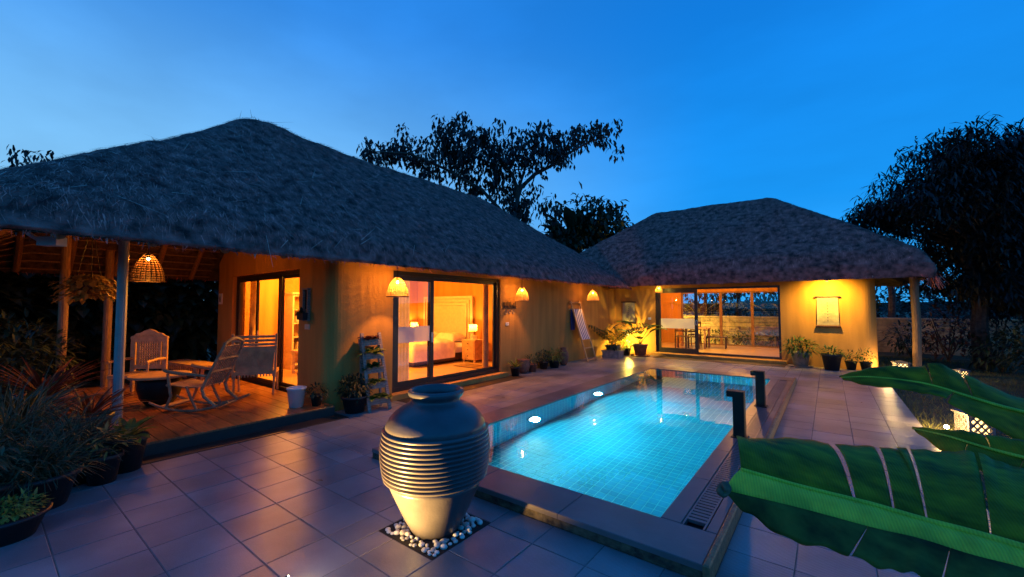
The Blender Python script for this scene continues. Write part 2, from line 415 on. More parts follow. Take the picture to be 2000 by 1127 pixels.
T1 = [(-13.71, 13.74, 10.29), (-14.83, 14.19, 10.32), (-14.73, 13.55, 9.74), (-16.64, 13.09, 9.86), (-17.57, 12.48, 9.63), (-16.68, 10.8, 8.84), (-14.15, 12.52, 8.81), (-14.74, 15.49, 10.73), (-12.73, 14.61, 9.78), (-12.3, 14.86, 9.36), (-14.97, 16.02, 10.27), (-13.47, 15.0, 8.77), (-15.18, 15.23, 9.44), (-12.71, 15.59, 9.18), (-12.58, 16.34, 9.87), (-11.09, 15.43, 9.29), (-11.42, 17.18, 10.57), (-11.93, 17.8, 10.34), (-10.72, 17.28, 9.82), (-10.91, 18.08, 9.59), (-11.87, 17.09, 8.82), (-9.31, 16.42, 9.27), (-9.97, 18.82, 10.59), (-9.1, 18.77, 10.55), (-8.29, 18.19, 9.81), (-9.5, 16.18, 8.48), (-17.3, 13.72, 9.48), (-16.68, 12.53, 9.18), (-18.03, 12.54, 9.38), (-16.53, 14.39, 9.07), (-15.58, 14.45, 8.53), (-15.06, 15.73, 8.6), (-12.87, 15.16, 8.28), (-13.2, 16.61, 9.05), (-13.0, 15.32, 7.53), (-13.39, 17.12, 7.66), (-12.59, 17.5, 7.41), (-11.19, 15.3, 6.12), (-12.66, 14.18, 8.92), (-13.51, 13.86, 9.27), (-17.13, 14.26, 9.85), (-10.94, 16.77, 9.18), (-12.46, 16.48, 8.12), (-14.21, 13.7, 9.01), (-11.88, 16.35, 9.14), (-13.47, 14.71, 7.62), (-13.96, 14.14, 8.33), (-12.52, 16.34, 6.79)]
T1B = [(-12.29, 16.25, 4.94), (-12.08, 16.27, 7.43), (-11.39, 16.75, 8.24), (-10.84, 17.3, 8.66), (-10.17, 17.93, 9.34), (-9.39, 18.64, 9.98), (-8.77, 19.11, 10.21)]
T1C = [(-12.08, 16.27, 7.43), (-12.3, 16.06, 8.24), (-12.44, 15.62, 8.67), (-12.96, 14.88, 9.33), (-13.36, 14.4, 9.65), (-13.79, 13.89, 10.22)]
T1D = [(-12.08, 16.27, 7.43), (-12.13, 16.92, 8.7), (-11.89, 17.49, 9.88), (-11.77, 17.7, 10.78)]
T1E = [(-12.27, 16.22, 5.7), (-13.21, 14.8, 7.35), (-14.22, 13.38, 8.18), (-15.34, 12.16, 8.81), (-16.18, 11.22, 8.8), (-16.74, 10.79, 8.82)]
T2=[(3.17, 16.05, 6.06, 2.05, 0.55),(2.5, 15.58, 5.45, 1.5, 0.55),(1.72, 15.03, 4.56, 1.09, 0.68),(1.28, 14.7, 4.43, 0.55, 0.48),(2.91, 15.94, 4.63, 1.5, 0.96),(3.8, 16.58, 5.31, 1.23, 1.09),(3.75, 16.64, 3.67, 1.5, 1.09),(2.66, 15.81, 3.4, 0.82, 0.68),(3.39, 16.43, 2.45, 0.96, 0.61),(4.64, 17.28, 4.35, 1.36, 2.05),(3.98, 16.89, 2.17, 0.82, 0.82),(2.63, 15.85, 2.45, 0.55, 0.34),]
trunk2 = [(3.32, 16.91, -0.36), (3.22, 16.62, 1.07), (3.26, 16.47, 2.18), (3.58, 16.52, 3.26), (3.77, 16.61, 4.35)]
trunk2b = [(3.26, 16.47, 2.18), (2.97, 16.09, 2.72), (2.77, 15.9, 3.4), (2.36, 15.53, 4.36)]
# ================================================================== SETTING
def proj(p):
    q = Vector(p) - Vector((0, 0, 1.65)); ya = R(37.472); pi = R(2.56)
    F = Vector((-math.sin(ya) * math.cos(pi), math.cos(ya) * math.cos(pi), math.sin(pi))); Rt = Vector((math.cos(ya), math.sin(ya), 0)); U = Rt.cross(F)
    z = q.dot(F)
    return (q.dot(Rt) / z, q.dot(U) / z, z) if z > .05 else (9, 9, z)

gx = (-400, -4.0, -.65, 400); gy = (-400, 2.76, 10.88, 900)
tag(MB().add([(x, y, -.06) for y in gy for x in gx], [(4 * j + i, 4 * j + i + 1, 4 * j + i + 5, 4 * j + i + 4) for j in range(3) for i in range(3) if (i, j) != (1, 1)]).build('ground', 'lawn_soil'), kind='structure')
PX0, PX1, PY0, PY1 = -4.03, -.60, 2.72, 10.92       # outer edge of the pool surround
IX0, IX1, IY0, IY1 = -3.63, -1.02, 3.13, 10.48      # water
areas = [(-5.75, PX1, -3.2, PY0), (-5.75, PX0, PY0, 3.5), (PX0, PX1, PY1, 14.12), (PX1, .98, -3.2, 14.12), (-6.25, PX0, 3.5, 14.12)]
pat = MB()
for a in areas: pat.box(a[0], a[1], a[2], a[3], -.3, -.0035)
patio = tag(pat.build('patio', 'grout'), kind='structure')
tiles = []
TP = .41
for ai, (x0, x1, y0, y1) in enumerate(areas):
    ox, oy = (-.217, 1.55) if ai == 3 else (-3.33, 1.61)
    i0 = math.floor((x0 - ox) / TP); i1 = math.ceil((x1 - ox) / TP)
    for i in range(i0, i1):
        for j in range(math.floor((y0 - oy) / TP), math.ceil((y1 - oy) / TP)):
            a, b = max(x0, ox + i * TP), min(x1, ox + (i + 1) * TP)
            c, d = max(y0, oy + j * TP), min(y1, oy + (j + 1) * TP)
            if b - a < .03 or d - c < .03: continue
            if a < -2.1 and b > -2.69 and c < 2.47 and d > 1.88: # room for the pebble bed
                rects = [(a, min(b, -2.69), c, d), (max(a, -2.1), b, c, d), (max(a, -2.69), min(b, -2.1), c, min(d, 1.88)), (max(a, -2.69), min(b, -2.1), max(c, 2.47), d)]
            else: rects = [(a, b, c, d)]
            for r in rects:
                if r[1] - r[0] < .012 or r[3] - r[2] < .012: continue
                u, v, z = proj(((r[0] + r[1]) / 2, (r[2] + r[3]) / 2, 0))
                vis = abs(u) < 1.35 and abs(v) < .8 and z > .3
                tiles.append((((r[1] - r[0]) * (r[3] - r[2]) * 1.6 / z ** 3) if vis else 0, r))
tiles.sort(key=lambda t: -t[0])
full = {}
rest = MB()
for k, (sc_, r) in enumerate(tiles):
    w, h = round(r[1] - r[0], 3), round(r[3] - r[2], 3); g = .0035
    if k < 298:
        if (w, h) not in full:
            full[(w, h)] = MB().cbox(-w / 2 + g, w / 2 - g, -h / 2 + g, h / 2 - g, -.012, 0, .003).mesh('paving_tile', 'paving')
        obj('paving_tile', full[(w, h)], patio, ((r[0] + r[1]) / 2, (r[2] + r[3]) / 2, random.uniform(-.0012, .0012)),
            (random.uniform(-.0025, .0025), random.uniform(-.0025, .0025), 0))
    else:
        rest.cbox(r[0] + g, r[1] - g, r[2] + g, r[3] - g, -.012, 0, .003)
tag(rest.build('paving_tiles_beyond', 'paving', patio), kind='stuff')
# dark paving strip along the porch, and mats of dark tile in front of the doors
tag(MB().cbox(-6.04, -5.76, .75, 3.49, -.02, .006, .003).build('porch_strip', 'dark_tile'), kind='structure')

# ---- pool
pool = tag(bpy.data.objects.new('swimming_pool', None), kind='structure'); COL.objects.link(pool)
sh = MB()
sh.box(IX0 - .1, IX1 + .1, IY0 - .1, IY1 + .1, -1.1, -.866)
sh.box(PX0 + .02, IX0 - .004, PY0 + .02, PY1 - .02, -1.09, .058); sh.box(IX1 + .004, PX1 - .05, PY0 + .02, PY1 - .02, -1.09, .058)
sh.box(IX0 - .003, IX1 + .003, PY0 + .02, IY0 - .004, -1.09, .058); sh.box(IX0 - .003, IX1 + .003, IY1 + .004, PY1 - .02, -1.09, .058)
sh.build('pool_shell', 'pool_grout', pool)
nxt = 27; nyt = 76
txs = (IX1 - IX0) / nxt; tys = (IY1 - IY0) / nyt
tm = MB().box(-txs / 2 + .005, txs / 2 - .005, -tys / 2 + .005, tys / 2 - .005, 0, .002).mesh('pool_tile', 'pool_tile')
ft = []
for i in range(nxt):
    for j in range(nyt): ft.append((j, i, IX0 + txs * (i + .5), IY0 + tys * (j + .5)))
ft.sort()
far = MB()
for k, (j, i, x, y) in enumerate(ft):
    if k < 298: obj('pool_tile', tm, pool, (x, y, -.866))
    else: far.box(x - txs / 2 + .005, x + txs / 2 - .005, y - tys / 2 + .005, y + tys / 2 - .005, -.866, -.864)
nz_ = 9; tzs = .92 / nz_
for w in range(nz_):
    z0, z1 = -.86 + w * tzs + .006, min(.05, -.86 + (w + 1) * tzs - .006)
    for j in range(nyt):
        y0, y1 = IY0 + tys * j + .006, IY0 + tys * (j + 1) - .006
        far.box(IX0 - .004, IX0 - .002, y0, y1, z0, z1); far.box(IX1 + .002, IX1 + .004, y0, y1, z0, z1)
    for i in range(nxt):
        x0, x1 = IX0 + txs * i + .006, IX0 + txs * (i + 1) - .006
        far.box(x0, x1, IY1 + .002, IY1 + .004, z0, z1); far.box(x0, x1, IY0 - .004, IY0 - .002, z0, z1)
tag(far.build('pool_tiles_beyond', 'pool_tile', pool), kind='stuff')
def slab(x0, x1, y0, y1):
    cx, cy = (x0 + x1) / 2, (y0 + y1) / 2
    MB().cbox(x0 - cx + .002, x1 - cx - .002, y0 - cy + .002, y1 - cy - .002, .0, .04, .004).build('coping_slab', 'coping', pool, loc=(cx, cy, .06))
xs = [PX0, -3.15, -2.63, -1.78, -.9 + .05, PX1 - .045]
xs = [PX0, -3.45, -2.55, -1.66, PX1 - .045]
for a, b in zip(xs, xs[1:]): slab(a, b, PY0, IY0 + .012); slab(a, b, IY1 - .012, PY1)
n = 8; st = (IY1 - IY0 - .03) / n
for k in range(n):
    y = IY0 + .015 + st * k
    slab(PX0, IX0 + .012, y, y + st); slab(IX1 - .012, -.885, y, y + st)
gr = MB()
y = IY0 + .12
while y < IY1 - .1:
    gr.box(-.868, -.742, y, y + .034, .072, .096); y += .052
gr.box(-.880, -.868, IY0 + .02, IY1 - .02, .06, .0975); gr.box(-.742, -.728, IY0 + .02, IY1 - .02, .06, .0975)
tag(gr.build('drain_grating', 'coping', pool), kind='stuff')
MB().box(-.868, -.742, IY0 + .02, IY1 - .02, .0585, .064).build('drain_channel', 'black_gloss', pool)
MB().cbox(-.722, -.648, IY0 + .02, IY1 - .02, .055, .098, .004).build('edge_strip', 'coping', pool)
MB().cbox(PX1 - .042, PX1, PY0 - .02, PY1, -.005, .113, .008).build('edge_trim', 'trim_wood', pool)
rs = MB(); rs.box(PX0 + .01, PX1 - .05, PY0 + .006, PY0 + .0195, -.006, .059); rs.box(PX0 + .006, PX0 + .0195, PY0 + .02, PY1 - .02, -.006, .059)
rs.box(PX0 + .01, PX1 - .05, PY1 - .0195, PY1 - .006, -.006, .059)
rs.build('surround_riser', 'stained', pool)
wm = MB(); nn = 2
wm.add([(IX0 - .003, IY0 - .003, .086), (IX1 + .003, IY0 - .003, .086), (IX1 + .003, IY1 + .003, .086), (IX0 - .003, IY1 + .003, .086)], [(0, 1, 2, 3)])
tag(wm.build('water', 'water'), kind='structure')
def pool_light(y, label, x=IX0, sx=1):
    t = thing('pool_light', label, 'pool light', (x, y, -.36), 0 if sx > 0 else math.pi)
    MB().tube([(.004, 0, 0), (.03, 0, 0)], .10, 24).build('bezel', 'steel', t)
    MB().tube([(.031, 0, 0), (.04, 0, 0)], .078, 24).build('lens', 'pool_lens', t)
    light('SPOT', t, (.07, 0, 0), 560, (.24, .93, 1), .08, spot_size=R(168), spot_blend=.5, aim=(1, 0, -.16))
    return t
pool_light(5.2, 'round underwater light glowing in the pool wall, by the ribbed jar')
pool_light(7.34, 'round underwater light glowing in the pool wall, by the striped deck chair')

# ---- lawn
gl = MB()
for k in range(16000):
    x = 1.0 + random.random() ** 1.3 * 5; y = random.uniform(4.5, 19)
    gl.blade((x, y, -.06), (random.uniform(-.5, .5), random.uniform(-.5, .5), 1), random.uniform(.05, .11), .007, .4)
tag(gl.build('grass', 'grass'), 'short dull green grass on the lawn beside the paving', 'grass', kind='stuff')

# ================================================================== THATCHED ROOFS
def roof_fn(P):
    x0, x1, y0, y1, rx0, rx1, ry0, ry1, ze, rise, k, rd, hump = P
    def f(x, y):
        vals = [(x - x0) / rx0, (x1 - x) / rx1, (y - y0) / ry0, (y1 - y) / ry1]
        s = -k * math.log(sum(math.exp(-v / k) for v in vals))
        e = max(0, min(vals)); q = max(0, 1 - e / .09)
        z = ze + rise * (s + k * .35 * min(1, max(0, s) * 3)) - rd * q * q
        for hx, hy, ha, hr in hump: z += ha * math.exp(-((x - hx) ** 2 + (y - hy) ** 2) / hr ** 2)
        return z
    return f
def make_roof(P, thick, house, nstr, npale, seed):
    f = roof_fn(P); x0, x1, y0, y1 = P[:4]
    rnd = random.Random(seed)
    nx = int((x1 - x0) / .075); ny = int((y1 - y0) / .075)
    def bumpz(x, y):
        p = Vector((x, y, seed))
        return .04 * noise.noise(p * 1.3) + .022 * noise.noise(p * 3.3) + .014 * noise.noise(p * 9.5)
    def edge(x, y):    # ragged outline
        cx, cy = (x0 + x1) / 2, (y0 + y1) / 2
        return x + (.05 * noise.noise(Vector((y * 2.2, x * 2, seed))) + .03 * noise.noise(Vector((y * 9, x * 9, seed)))) * (x - cx) / (x1 - cx), \
               y + (.05 * noise.noise(Vector((x * 2.2, y * 2, seed + 3))) + .03 * noise.noise(Vector((x * 9, y * 9, seed)))) * (y - cy) / (y1 - cy)
    vs = []; fs = []
    for j in range(ny + 1):
        for i in range(nx + 1):
            x = x0 + (x1 - x0) * i / nx; y = y0 + (y1 - y0) * j / ny
            ex, ey = edge(x, y) if i in (0, nx) or j in (0, ny) else (x, y)
            vs.append((ex, ey, f(x, y) + bumpz(x, y)))
    fs = [(j * (nx + 1) + i, j * (nx + 1) + i + 1, (j + 1) * (nx + 1) + i + 1, (j + 1) * (nx + 1) + i) for j in range(ny) for i in range(nx)]
    # underside
    nb = len(vs); ux, uy = 24, 24
    fu = roof_fn(P[:11] + (0, ()))
    for j in range(uy + 1):
        for i in range(ux + 1):
            x = x0 + (x1 - x0) * i / ux; y = y0 + (y1 - y0) * j / uy
            vs.append((x, y, fu(x, y) - thick))
    fs += [(nb + j * (ux + 1) + i, nb + (j + 1) * (ux + 1) + i, nb + (j + 1) * (ux + 1) + i + 1, nb + j * (ux + 1) + i + 1) for j in range(uy) for i in range(ux)]
    # rim, a quad strip between evenly matched edge points
    rim = MB(); rim.v = vs; rim.f = fs
    per = []
    for t in range(0, nx): per.append((x0 + (x1 - x0) * t / nx, y0))
    for t in range(0, ny): per.append((x1, y0 + (y1 - y0) * t / ny))
    for t in range(nx, 0, -1): per.append((x0 + (x1 - x0) * t / nx, y1))
    for t in range(ny, 0, -1): per.append((x0, y0 + (y1 - y0) * t / ny))
    rows = []
    for (x, y) in per:
        ex, ey = edge(x, y); zt = f(x, y) + bumpz(x, y); zb = fu(x, y) - thick + .03 * noise.noise(Vector((x * 6, y * 6, seed)))
        cx, cy = (x0 + x1) / 2, (y0 + y1) / 2
        rows.append([(ex, ey, zt), (ex + .03 * math.copysign(1, ex - cx) * (abs(ex - cx) > (x1 - x0) / 2 - .2), ey + .03 * math.copysign(1, ey - cy) * (abs(ey - cy) > (y1 - y0) / 2 - .2), (zt * .5 + zb * .5)), (x, y, zb)])
    m = len(rows)
    rim.add([p for r in rows for p in r], [(3 * i + a, 3 * ((i + 1) % m) + a, 3 * ((i + 1) % m) + a + 1, 3 * i + a + 1)[::-1] for i in range(m) for a in (0, 1)])
    roof = rim.build('roof', 'thatch', house, True)
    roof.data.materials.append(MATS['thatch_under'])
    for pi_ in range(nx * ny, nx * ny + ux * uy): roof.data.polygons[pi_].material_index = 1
    st = MB(); pale = MB()
    def grad(x, y):
        h = .05
        return Vector(((f(x + h, y) - f(x - h, y)) / (2 * h), (f(x, y + h) - f(x, y - h)) / (2 * h), 0))
    for k in range(nstr + npale):
        pl = k >= nstr
        x = rnd.uniform(x0 + .04, x1 - .04); y = rnd.uniform(y0 + .04, y1 - .04)
        if P[0] < -11 and x < -9.2 and rnd.random() < .8: continue
        g = grad(x, y)
        if g.length < .01: g = Vector((rnd.uniform(-1, 1), rnd.uniform(-1, 1), 0))
        down = Vector((-g.x, -g.y, 0)).normalized()
        a = rnd.gauss(0, 1.3 if pl else .5)
        d = Vector((down.x * math.cos(a) - down.y * math.sin(a), down.x * math.sin(a) + down.y * math.cos(a), 0))
        slope = g.x * d.x + g.y * d.y; nrm = Vector((-g.x, -g.y, 1)).normalized()
        d3 = Vector((d.x, d.y, slope)).normalized() + nrm * (rnd.uniform(-.06, .10) if not pl else rnd.uniform(.0, .08))
        p = Vector((x, y, f(x, y) + bumpz(x, y) + rnd.uniform(-.005, .025)))
        L = rnd.uniform(.04, .15) if not pl else rnd.uniform(.12, .5)
        sd = d3.cross(nrm).normalized()
        (pale if pl else st).blade(p, d3, L, rnd.uniform(.004, .010) if not pl else rnd.uniform(.006, .010), 0.0, rnd.random(), 1, sd)
    for k in range(int(m * 7)):        # fringe of straw ends along the eaves
        x, y = per[rnd.randrange(m)]
        x += rnd.uniform(-.04, .04); y += rnd.uniform(-.04, .04)
        cx, cy = (x0 + x1) / 2, (y0 + y1) / 2
        o = Vector((math.copysign(1, x - cx) if min(abs(x - x0), abs(x - x1)) < .1 else 0, math.copysign(1, y - cy) if min(abs(y - y0), abs(y - y1)) < .1 else 0, 0))
        zb = fu(x, y) - thick
        st.blade(Vector((x, y, rnd.uniform(zb, f(x, y)))) - o * .02, o + Vector((rnd.gauss(0, .5), rnd.gauss(0, .5), rnd.uniform(-1.2, -.1))), rnd.uniform(.03, .09), rnd.uniform(.007, .016), .3, rnd.random(), 1)
    tag(st.build('thatch_straw', 'straw', roof), kind='stuff')
    tag(pale.build('loose_straw', 'straw_pale', roof), kind='stuff')
    return fu, thick

# ================================================================== LEFT HOUSE
house = thing('thatched_house', 'long ochre mud house with thatched roof, open porch and glass sliding doors', 'house')
P1 = (-11.8, -5.42, -.45, 13.85, 3.2, 3.2, 3.45, 4.3, 2.5, 2.62, .035, .15, ((-8.6, 3.15, .16, .75), (-8.6, 4.2, .05, 1.0)))
fu1, th1 = make_roof(P1, .2, house, 150000, 900, 1)
under1 = lambda x, y: fu1(x, y) - th1
w = MB()
YW = 3.42
# porch wall (faces the porch), with the top following the roof
w.prism([(-11.1, -.05), (-10.27, -.05), (-10.27, 3.3), (-11.1, 2.65)], 'y', YW, YW + .25)
w.prism([(-10.27, 2.32), (-7.25, 2.32), (-7.25, 3.5), (-10.27, 3.3)], 'y', YW, YW + .25)
w.prism([(-7.25, -.05), (-6.5, -.05), (-6.5, 2.95), (-7.25, 3.5)], 'y', YW, YW + .25)
arc = [(-6.5 + .25 * math.sin(a * math.pi / 16), YW + .25 - .25 * math.cos(a * math.pi / 16)) for a in range(9)]
w.prism(arc + [(-6.5, YW + .25)], 'z', -.05, 2.86)
XW = -6.25
for (y0, y1, z0, z1) in ((YW + .25, 4.62, -.05, 2.86), (4.62, 7.7, 2.32, 2.86), (7.7, 14.4, -.05, 2.86), (4.62, 7.7, -.05, .1)):
    w.box(XW - .25, XW, y0, y1, z0, z1)
w.box(-11.1, -10.85, YW + .25, 13.5, -.05, 2.65)
w.box(-10.85, -6.5, 9.0, 9.2, -.05, 2.8)
wall = w.build('wall', 'plaster', house)
MB().box(-10.85, XW - .251, YW + .251, 9.0, .02, .118).build('room_floor', 'room_floor', house)
MB().box(-10.85, XW - .251, YW + .251, 9.0, 2.6, 2.64).build('room_ceiling', 'plaster_ceiling', house)
MB().cbox(-6.26, -6.10, 4.5, 7.82, -.005, .105, .01).build('door_step', 'plaster', house)
MB().cbox(-6.095, -5.72, 4.6, 8.0, -.01, .006, .003).build('door_mat_tile', 'dark_tile', house)
# porch deck of planks
dk = MB().box(-11.1, -6.04, .75, YW, -.05, .128).build('porch_base', 'dark_tile', house)
y = .76
k = 0
while y < YW - .02:
    y2 = min(y + .19, YW - .004); cut = -8.4 + (k % 3) * .75
    for a, b in ((-11.08, cut), (cut, -6.02)):
        MB().cbox(a + .002, b - .002, y + .002, y2 - .002, .1285, .15, .003).build('deck_plank', 'deck', dk)
    y = y2; k += 1
# posts, rafters, battens
for (x, yy, r, m_, z1) in ((-7.45, 1.2, .055, 'grey_metal', 3.45), (-10.15, .92, .06, 'pole_wood', 3.2), (-11.0, 1.58, .065, 'pole_wood', 2.75)):
    MB().tube([(x, yy, .14), (x + .01, yy, z1 * .5), (x, yy, z1)], r, 12).build('post', m_, house)
for yy in (-.2, .45, 1.1, 1.75, 2.4, 3.05):
    pts = [(x, yy, under1(x, yy) - .06) for x in (-11.7, -10.9, -10.1, -9.3, -8.6)]
    MB().tube(pts, .05, 8).build('rafter', 'pole_wood', house)
    pts = [(x, yy, under1(x, yy) - .06) for x in (-5.5, -6.3, -7.1, -7.9, -8.6)]
    MB().tube(pts, .05, 8).build('rafter', 'pole_wood', house)
for x in [-11.7 + .16 * i for i in range(20)] :
    MB().tube([(x, yy, under1(x, yy) - .015) for yy in (-.3, .6, 1.5, 2.4, 3.4)], .014, 5).build('batten', 'pole_wood', house)
MB().tube([(-5.5 - .4, .0, 2.30), (-5.5 - .4, 3.4, 2.42)], .04, 8)
# big sliding door to the bedroom
def frame_y(par, X, y0, y1, z0, z1, t=.055, d=.06, name='door_frame'):
    f = MB(); f.box(X - d, X, y0, y0 + t, z0, z1); f.box(X - d, X, y1 - t, y1, z0, z1); f.box(X - d + .001, X - .001, y0 + t, y1 - t, z1 - t, z1); f.box(X - d + .001, X - .001, y0 + t, y1 - t, z0, z0 + t)
    return f.build(name, 'black_frame', par)
def frame_x(par, Y, x0, x1, z0, z1, t=.055, d=.06, name='door_frame', m='black_frame'):
    f = MB(); f.box(x0, x0 + t, Y, Y + d, z0, z1); f.box(x1 - t, x1, Y, Y + d, z0, z1); f.box(x0 + t, x1 - t, Y + .001, Y + d - .001, z1 - t, z1); f.box(x0 + t, x1 - t, Y + .001, Y + d - .001, z0, z0 + t)
    return f.build(name, m, par)
fr = frame_y(house, XW - .05, 4.62, 7.7, .1, 2.32, .08, .1)
sd_ = frame_y(house, XW - .065, 4.70, 5.65, .18, 2.24, .09, .035, 'sliding_door')
MB().box(XW - .084, XW - .08, 4.79, 5.56, .27, 2.15).build('pane', 'pane', sd_)
MB().box(XW - .079, XW - .077, 4.79, 5.56, .98, 1.28).build('frosted_band', 'frosted', sd_)
MB().box(XW - .062, XW - .045, 5.58, 5.62, .95, 1.15).build('handle', 'steel', sd_)
sd_ = frame_y(house, XW - .105, 5.55, 7.62, .18, 2.24, .06, .035, 'sliding_door')
# the open leaf's pane stands behind the first one; the opening itself is clear
# porch door
fr = frame_x(house, YW + .08, -10.27, -7.25, .12, 2.32, .07, .1)
for a, b, nm in ((-10.2, -9.2, 0), (-9.25, -8.2, 0), (-8.24, -7.32, 1)):
    f_ = frame_x(house, YW + (.09 if nm == 0 else .135), a, b, .19, 2.25, .06, .035, 'sliding_door')
    if a != -9.25: MB().box(a + .06, b - .06, YW + .105 + .045 * nm, YW + .109 + .045 * nm, .25, 2.19).build('pane', 'pane', f_)
MB().box(-9.16, -9.12, YW + .07, YW + .088, 1.0, 1.18).build('handle', 'steel', house)

# ================================================================== FAR HOUSE
house2 = thing('thatched_house', 'ochre mud pavilion with thatched hip roof and wide glass doors behind the pool', 'house')
P2 = (-9.2, 1.98, 13.62, 18.98, 3.9, 3.45, 2.68, 2.68, 2.93, 2.44, .022, .22, ())
fu2, th2 = make_roof(P2, .58, house2, 42000, 40, 5)
w = MB(); Y2 = 14.4
w.box(-6.249, -4.78, Y2, Y2 + .25, -.05, 2.8); w.box(-4.78, -1.13, Y2, Y2 + .25, 2.28, 2.8); w.box(-1.13, .72, Y2, Y2 + .25, -.05, 2.8)
w.box(-4.78, -1.13, Y2, Y2 + .25, -.05, .1)
arc = [(.72 + .28 * math.sin(a * math.pi / 16), Y2 + .28 - .28 * math.cos(a * math.pi / 16)) for a in range(9)]
w.prism(arc + [(.72, Y2 + .28)], 'z', -.05, 2.8)
w.box(.75, 1.0, Y2 + .28, 18.45, -.05, 2.8)
w.box(-6.45, -6.2, Y2 + .25, 18.45, -.05, 2.8)
w.box(-6.2, -4.95, 18.2, 18.44, -.05, 2.8); w.box(-4.95, .75, 18.2, 18.44, 2.25, 2.8)
w.build('wall', 'plaster', house2)
MB().box(-6.2, .75, Y2 + .251, 18.2, .02, .118).build('room_floor', 'room_floor', house2)
MB().box(-6.2, .75, Y2 + .251, 18.2, 2.62, 2.66).build('room_ceiling', 'plaster_ceiling', house2)
MB().cbox(-4.9, -1.0, 14.12, 14.399, -.005, .09, .01).build('door_step', 'plaster', house2)
MB().cbox(-4.6, -1.0, 13.5, 14.118, -.01, .006, .003).build('door_mat_tile', 'dark_tile', house2)
frame_x(house2, Y2 + .06, -4.78, -1.13, .1, 2.28, .06, .1)
f_ = frame_x(house2, Y2 + .075, -4.72, -3.42, .16, 2.22, .10, .035, 'sliding_door')
MB().box(-4.62, -3.52, Y2 + .092, Y2 + .096, .26, 2.12).build('pane', 'pane', f_)
MB().box(-4.62, -3.52, Y2 + .088, Y2 + .0905, .92, 1.25).build('frosted_band', 'frosted', f_)
hd = MB(); hd.box(-3.49, -3.475, Y2 + .05, Y2 + .074, 1.05, 1.2); hd.box(-3.44, -3.425, Y2 + .05, Y2 + .074, 1.05, 1.2); hd.box(-3.4751, -3.4399, Y2 + .052, Y2 + .072, 1.185, 1.2); hd.box(-3.4751, -3.4399, Y2 + .052, Y2 + .072, 1.05, 1.065)
hd.build('handle', 'steel', f_)
for a, b in ((-4.95, -3.45), (-3.45, -2.35), (-2.35, -1.35), (-1.35, -.3), (-.3, .75)):
    f_ = frame_x(house2, 18.28, a, b, .1, 2.25, .05, .06, 'rear_window', 'pole_wood')
    MB().box(a + .05, b - .05, 18.31, 18.314, .15, 2.2).build('pane', 'pane', f_)
MB().tube([(1.72, 14.5, -.05), (1.75, 14.5, 1.2), (1.72, 14.5, 2.9)], .085, 12).build('post', 'pole_wood', house2)
# straw tuft hanging at the roof corner
tf = MB()
for k in range(60): tf.blade((1.98 + random.uniform(-.08, .05), 13.7 + random.uniform(-.05, .3), 2.45), (random.gauss(.2, .4), random.gauss(0, .3), -1), random.uniform(.2, .45), .03, .2)
tf.build('straw_tuft', 'straw', house2)
# ================================================================== JAR, PEBBLES, SPOUTS
jar = thing('ribbed_jar', 'tall ribbed grey ceramic jar standing in a square bed of pebbles', 'jar', (-2.385, 2.165, .0))
prof = [(.15, -.01), (.168, .0)]
for i in range(1, 13):
    u = i / 12; prof.append((.168 + (.352 - .168) * (u ** .88), .38 * u))
z = .38; nr = 12; dz = .37 / nr
body = lambda z: .350 + .046 * math.sin(math.pi * min(1, max(0, (z - .34) / .52)))
for i in range(nr):
    b = body(z); b2 = body(z + dz)
    prof += [(b - .012, z + .0005), (b - .002, z + dz * .22), (b + .008, z + dz * .5), (b2 + .013, z + dz * .8), (b2 + .010, z + dz * .94), (b2 - .012, z + dz * .985)]
    z += dz
prof += [(.376, .756), (.365, .79), (.342, .83), (.305, .87), (.255, .905), (.205, .93), (.182, .945), (.176, .958), (.182, .970), (.198, .982), (.208, .996), (.210, 1.012), (.204, 1.026), (.193, 1.032), (.184, 1.026), (.175, 1.008), (.168, .98), (.164, .95), (.2, .91), (.3, .82), (.33, .7), (.3, .45), (.1, .1)]
MB().lathe(prof, 96).build('body', 'jar', jar, True)
bed = thing('pebble_bed', 'square bed of white and grey pebbles around the ribbed jar', 'pebble bed', (-2.395, 2.175, 0))
MB().box(-.292, .292, -.292, .292, -.02, -.0005).build('soil', 'soil', bed)
pm = []
for k in range(5):
    b = MB().sphere((0, 0, 0), 1, 9, 6)
    b.v = [tuple(Vector(v) * (1 + .18 * noise.noise(Vector(v) * 1.3 + Vector((k * 7, 0, 0))))) for v in b.v]
    pm.append(b.mesh('pebble', 'pebble', True))
cnt = 0; put = []
while cnt < 175:
    x, y = random.uniform(-.27, .27), random.uniform(-.27, .27); r = random.uniform(.014, .034)
    if math.hypot(x - .01, y + .01) < .18 + r * .5: continue
    if any((x - a) ** 2 + (y - b) ** 2 < (r + c) ** 2 * .55 for a, b, c in put): cnt += .15; continue
    if abs(x) + r > .288 or abs(y) + r > .288: continue
    put.append((x, y, r))
    obj('pebble', random.choice(pm), bed, (x, y, r * .45 - .003), (0, 0, random.uniform(0, 6)), (r, r * random.uniform(.7, .95), r * random.uniform(.5, .7))); cnt += 1
def spout(y, label):
    t = thing('water_spout', label, 'water spout', (-.885, y, .0965), 0, 'black spouts on the pool edge')
    MB().cbox(-.06, .06, -.065, .065, 0, .54, .006).build('column', 'black_gloss', t)
    MB().cbox(-.125, .058, -.0655, .0655, .475, .545, .004).build('lip', 'black_gloss', t)
    MB().cbox(-.085, .085, -.09, .09, 0, .012, .003).build('base_plate', 'black_gloss', t)
    MB().box(-.126, -.1255, -.05, .05, .485, .50).build('slot', 'steel', t)
    return t
spout(5.62, 'black square water spout on the pool edge, nearer the banana leaves')
spout(7.55, 'black square water spout on the pool edge, nearer the glass pavilion')
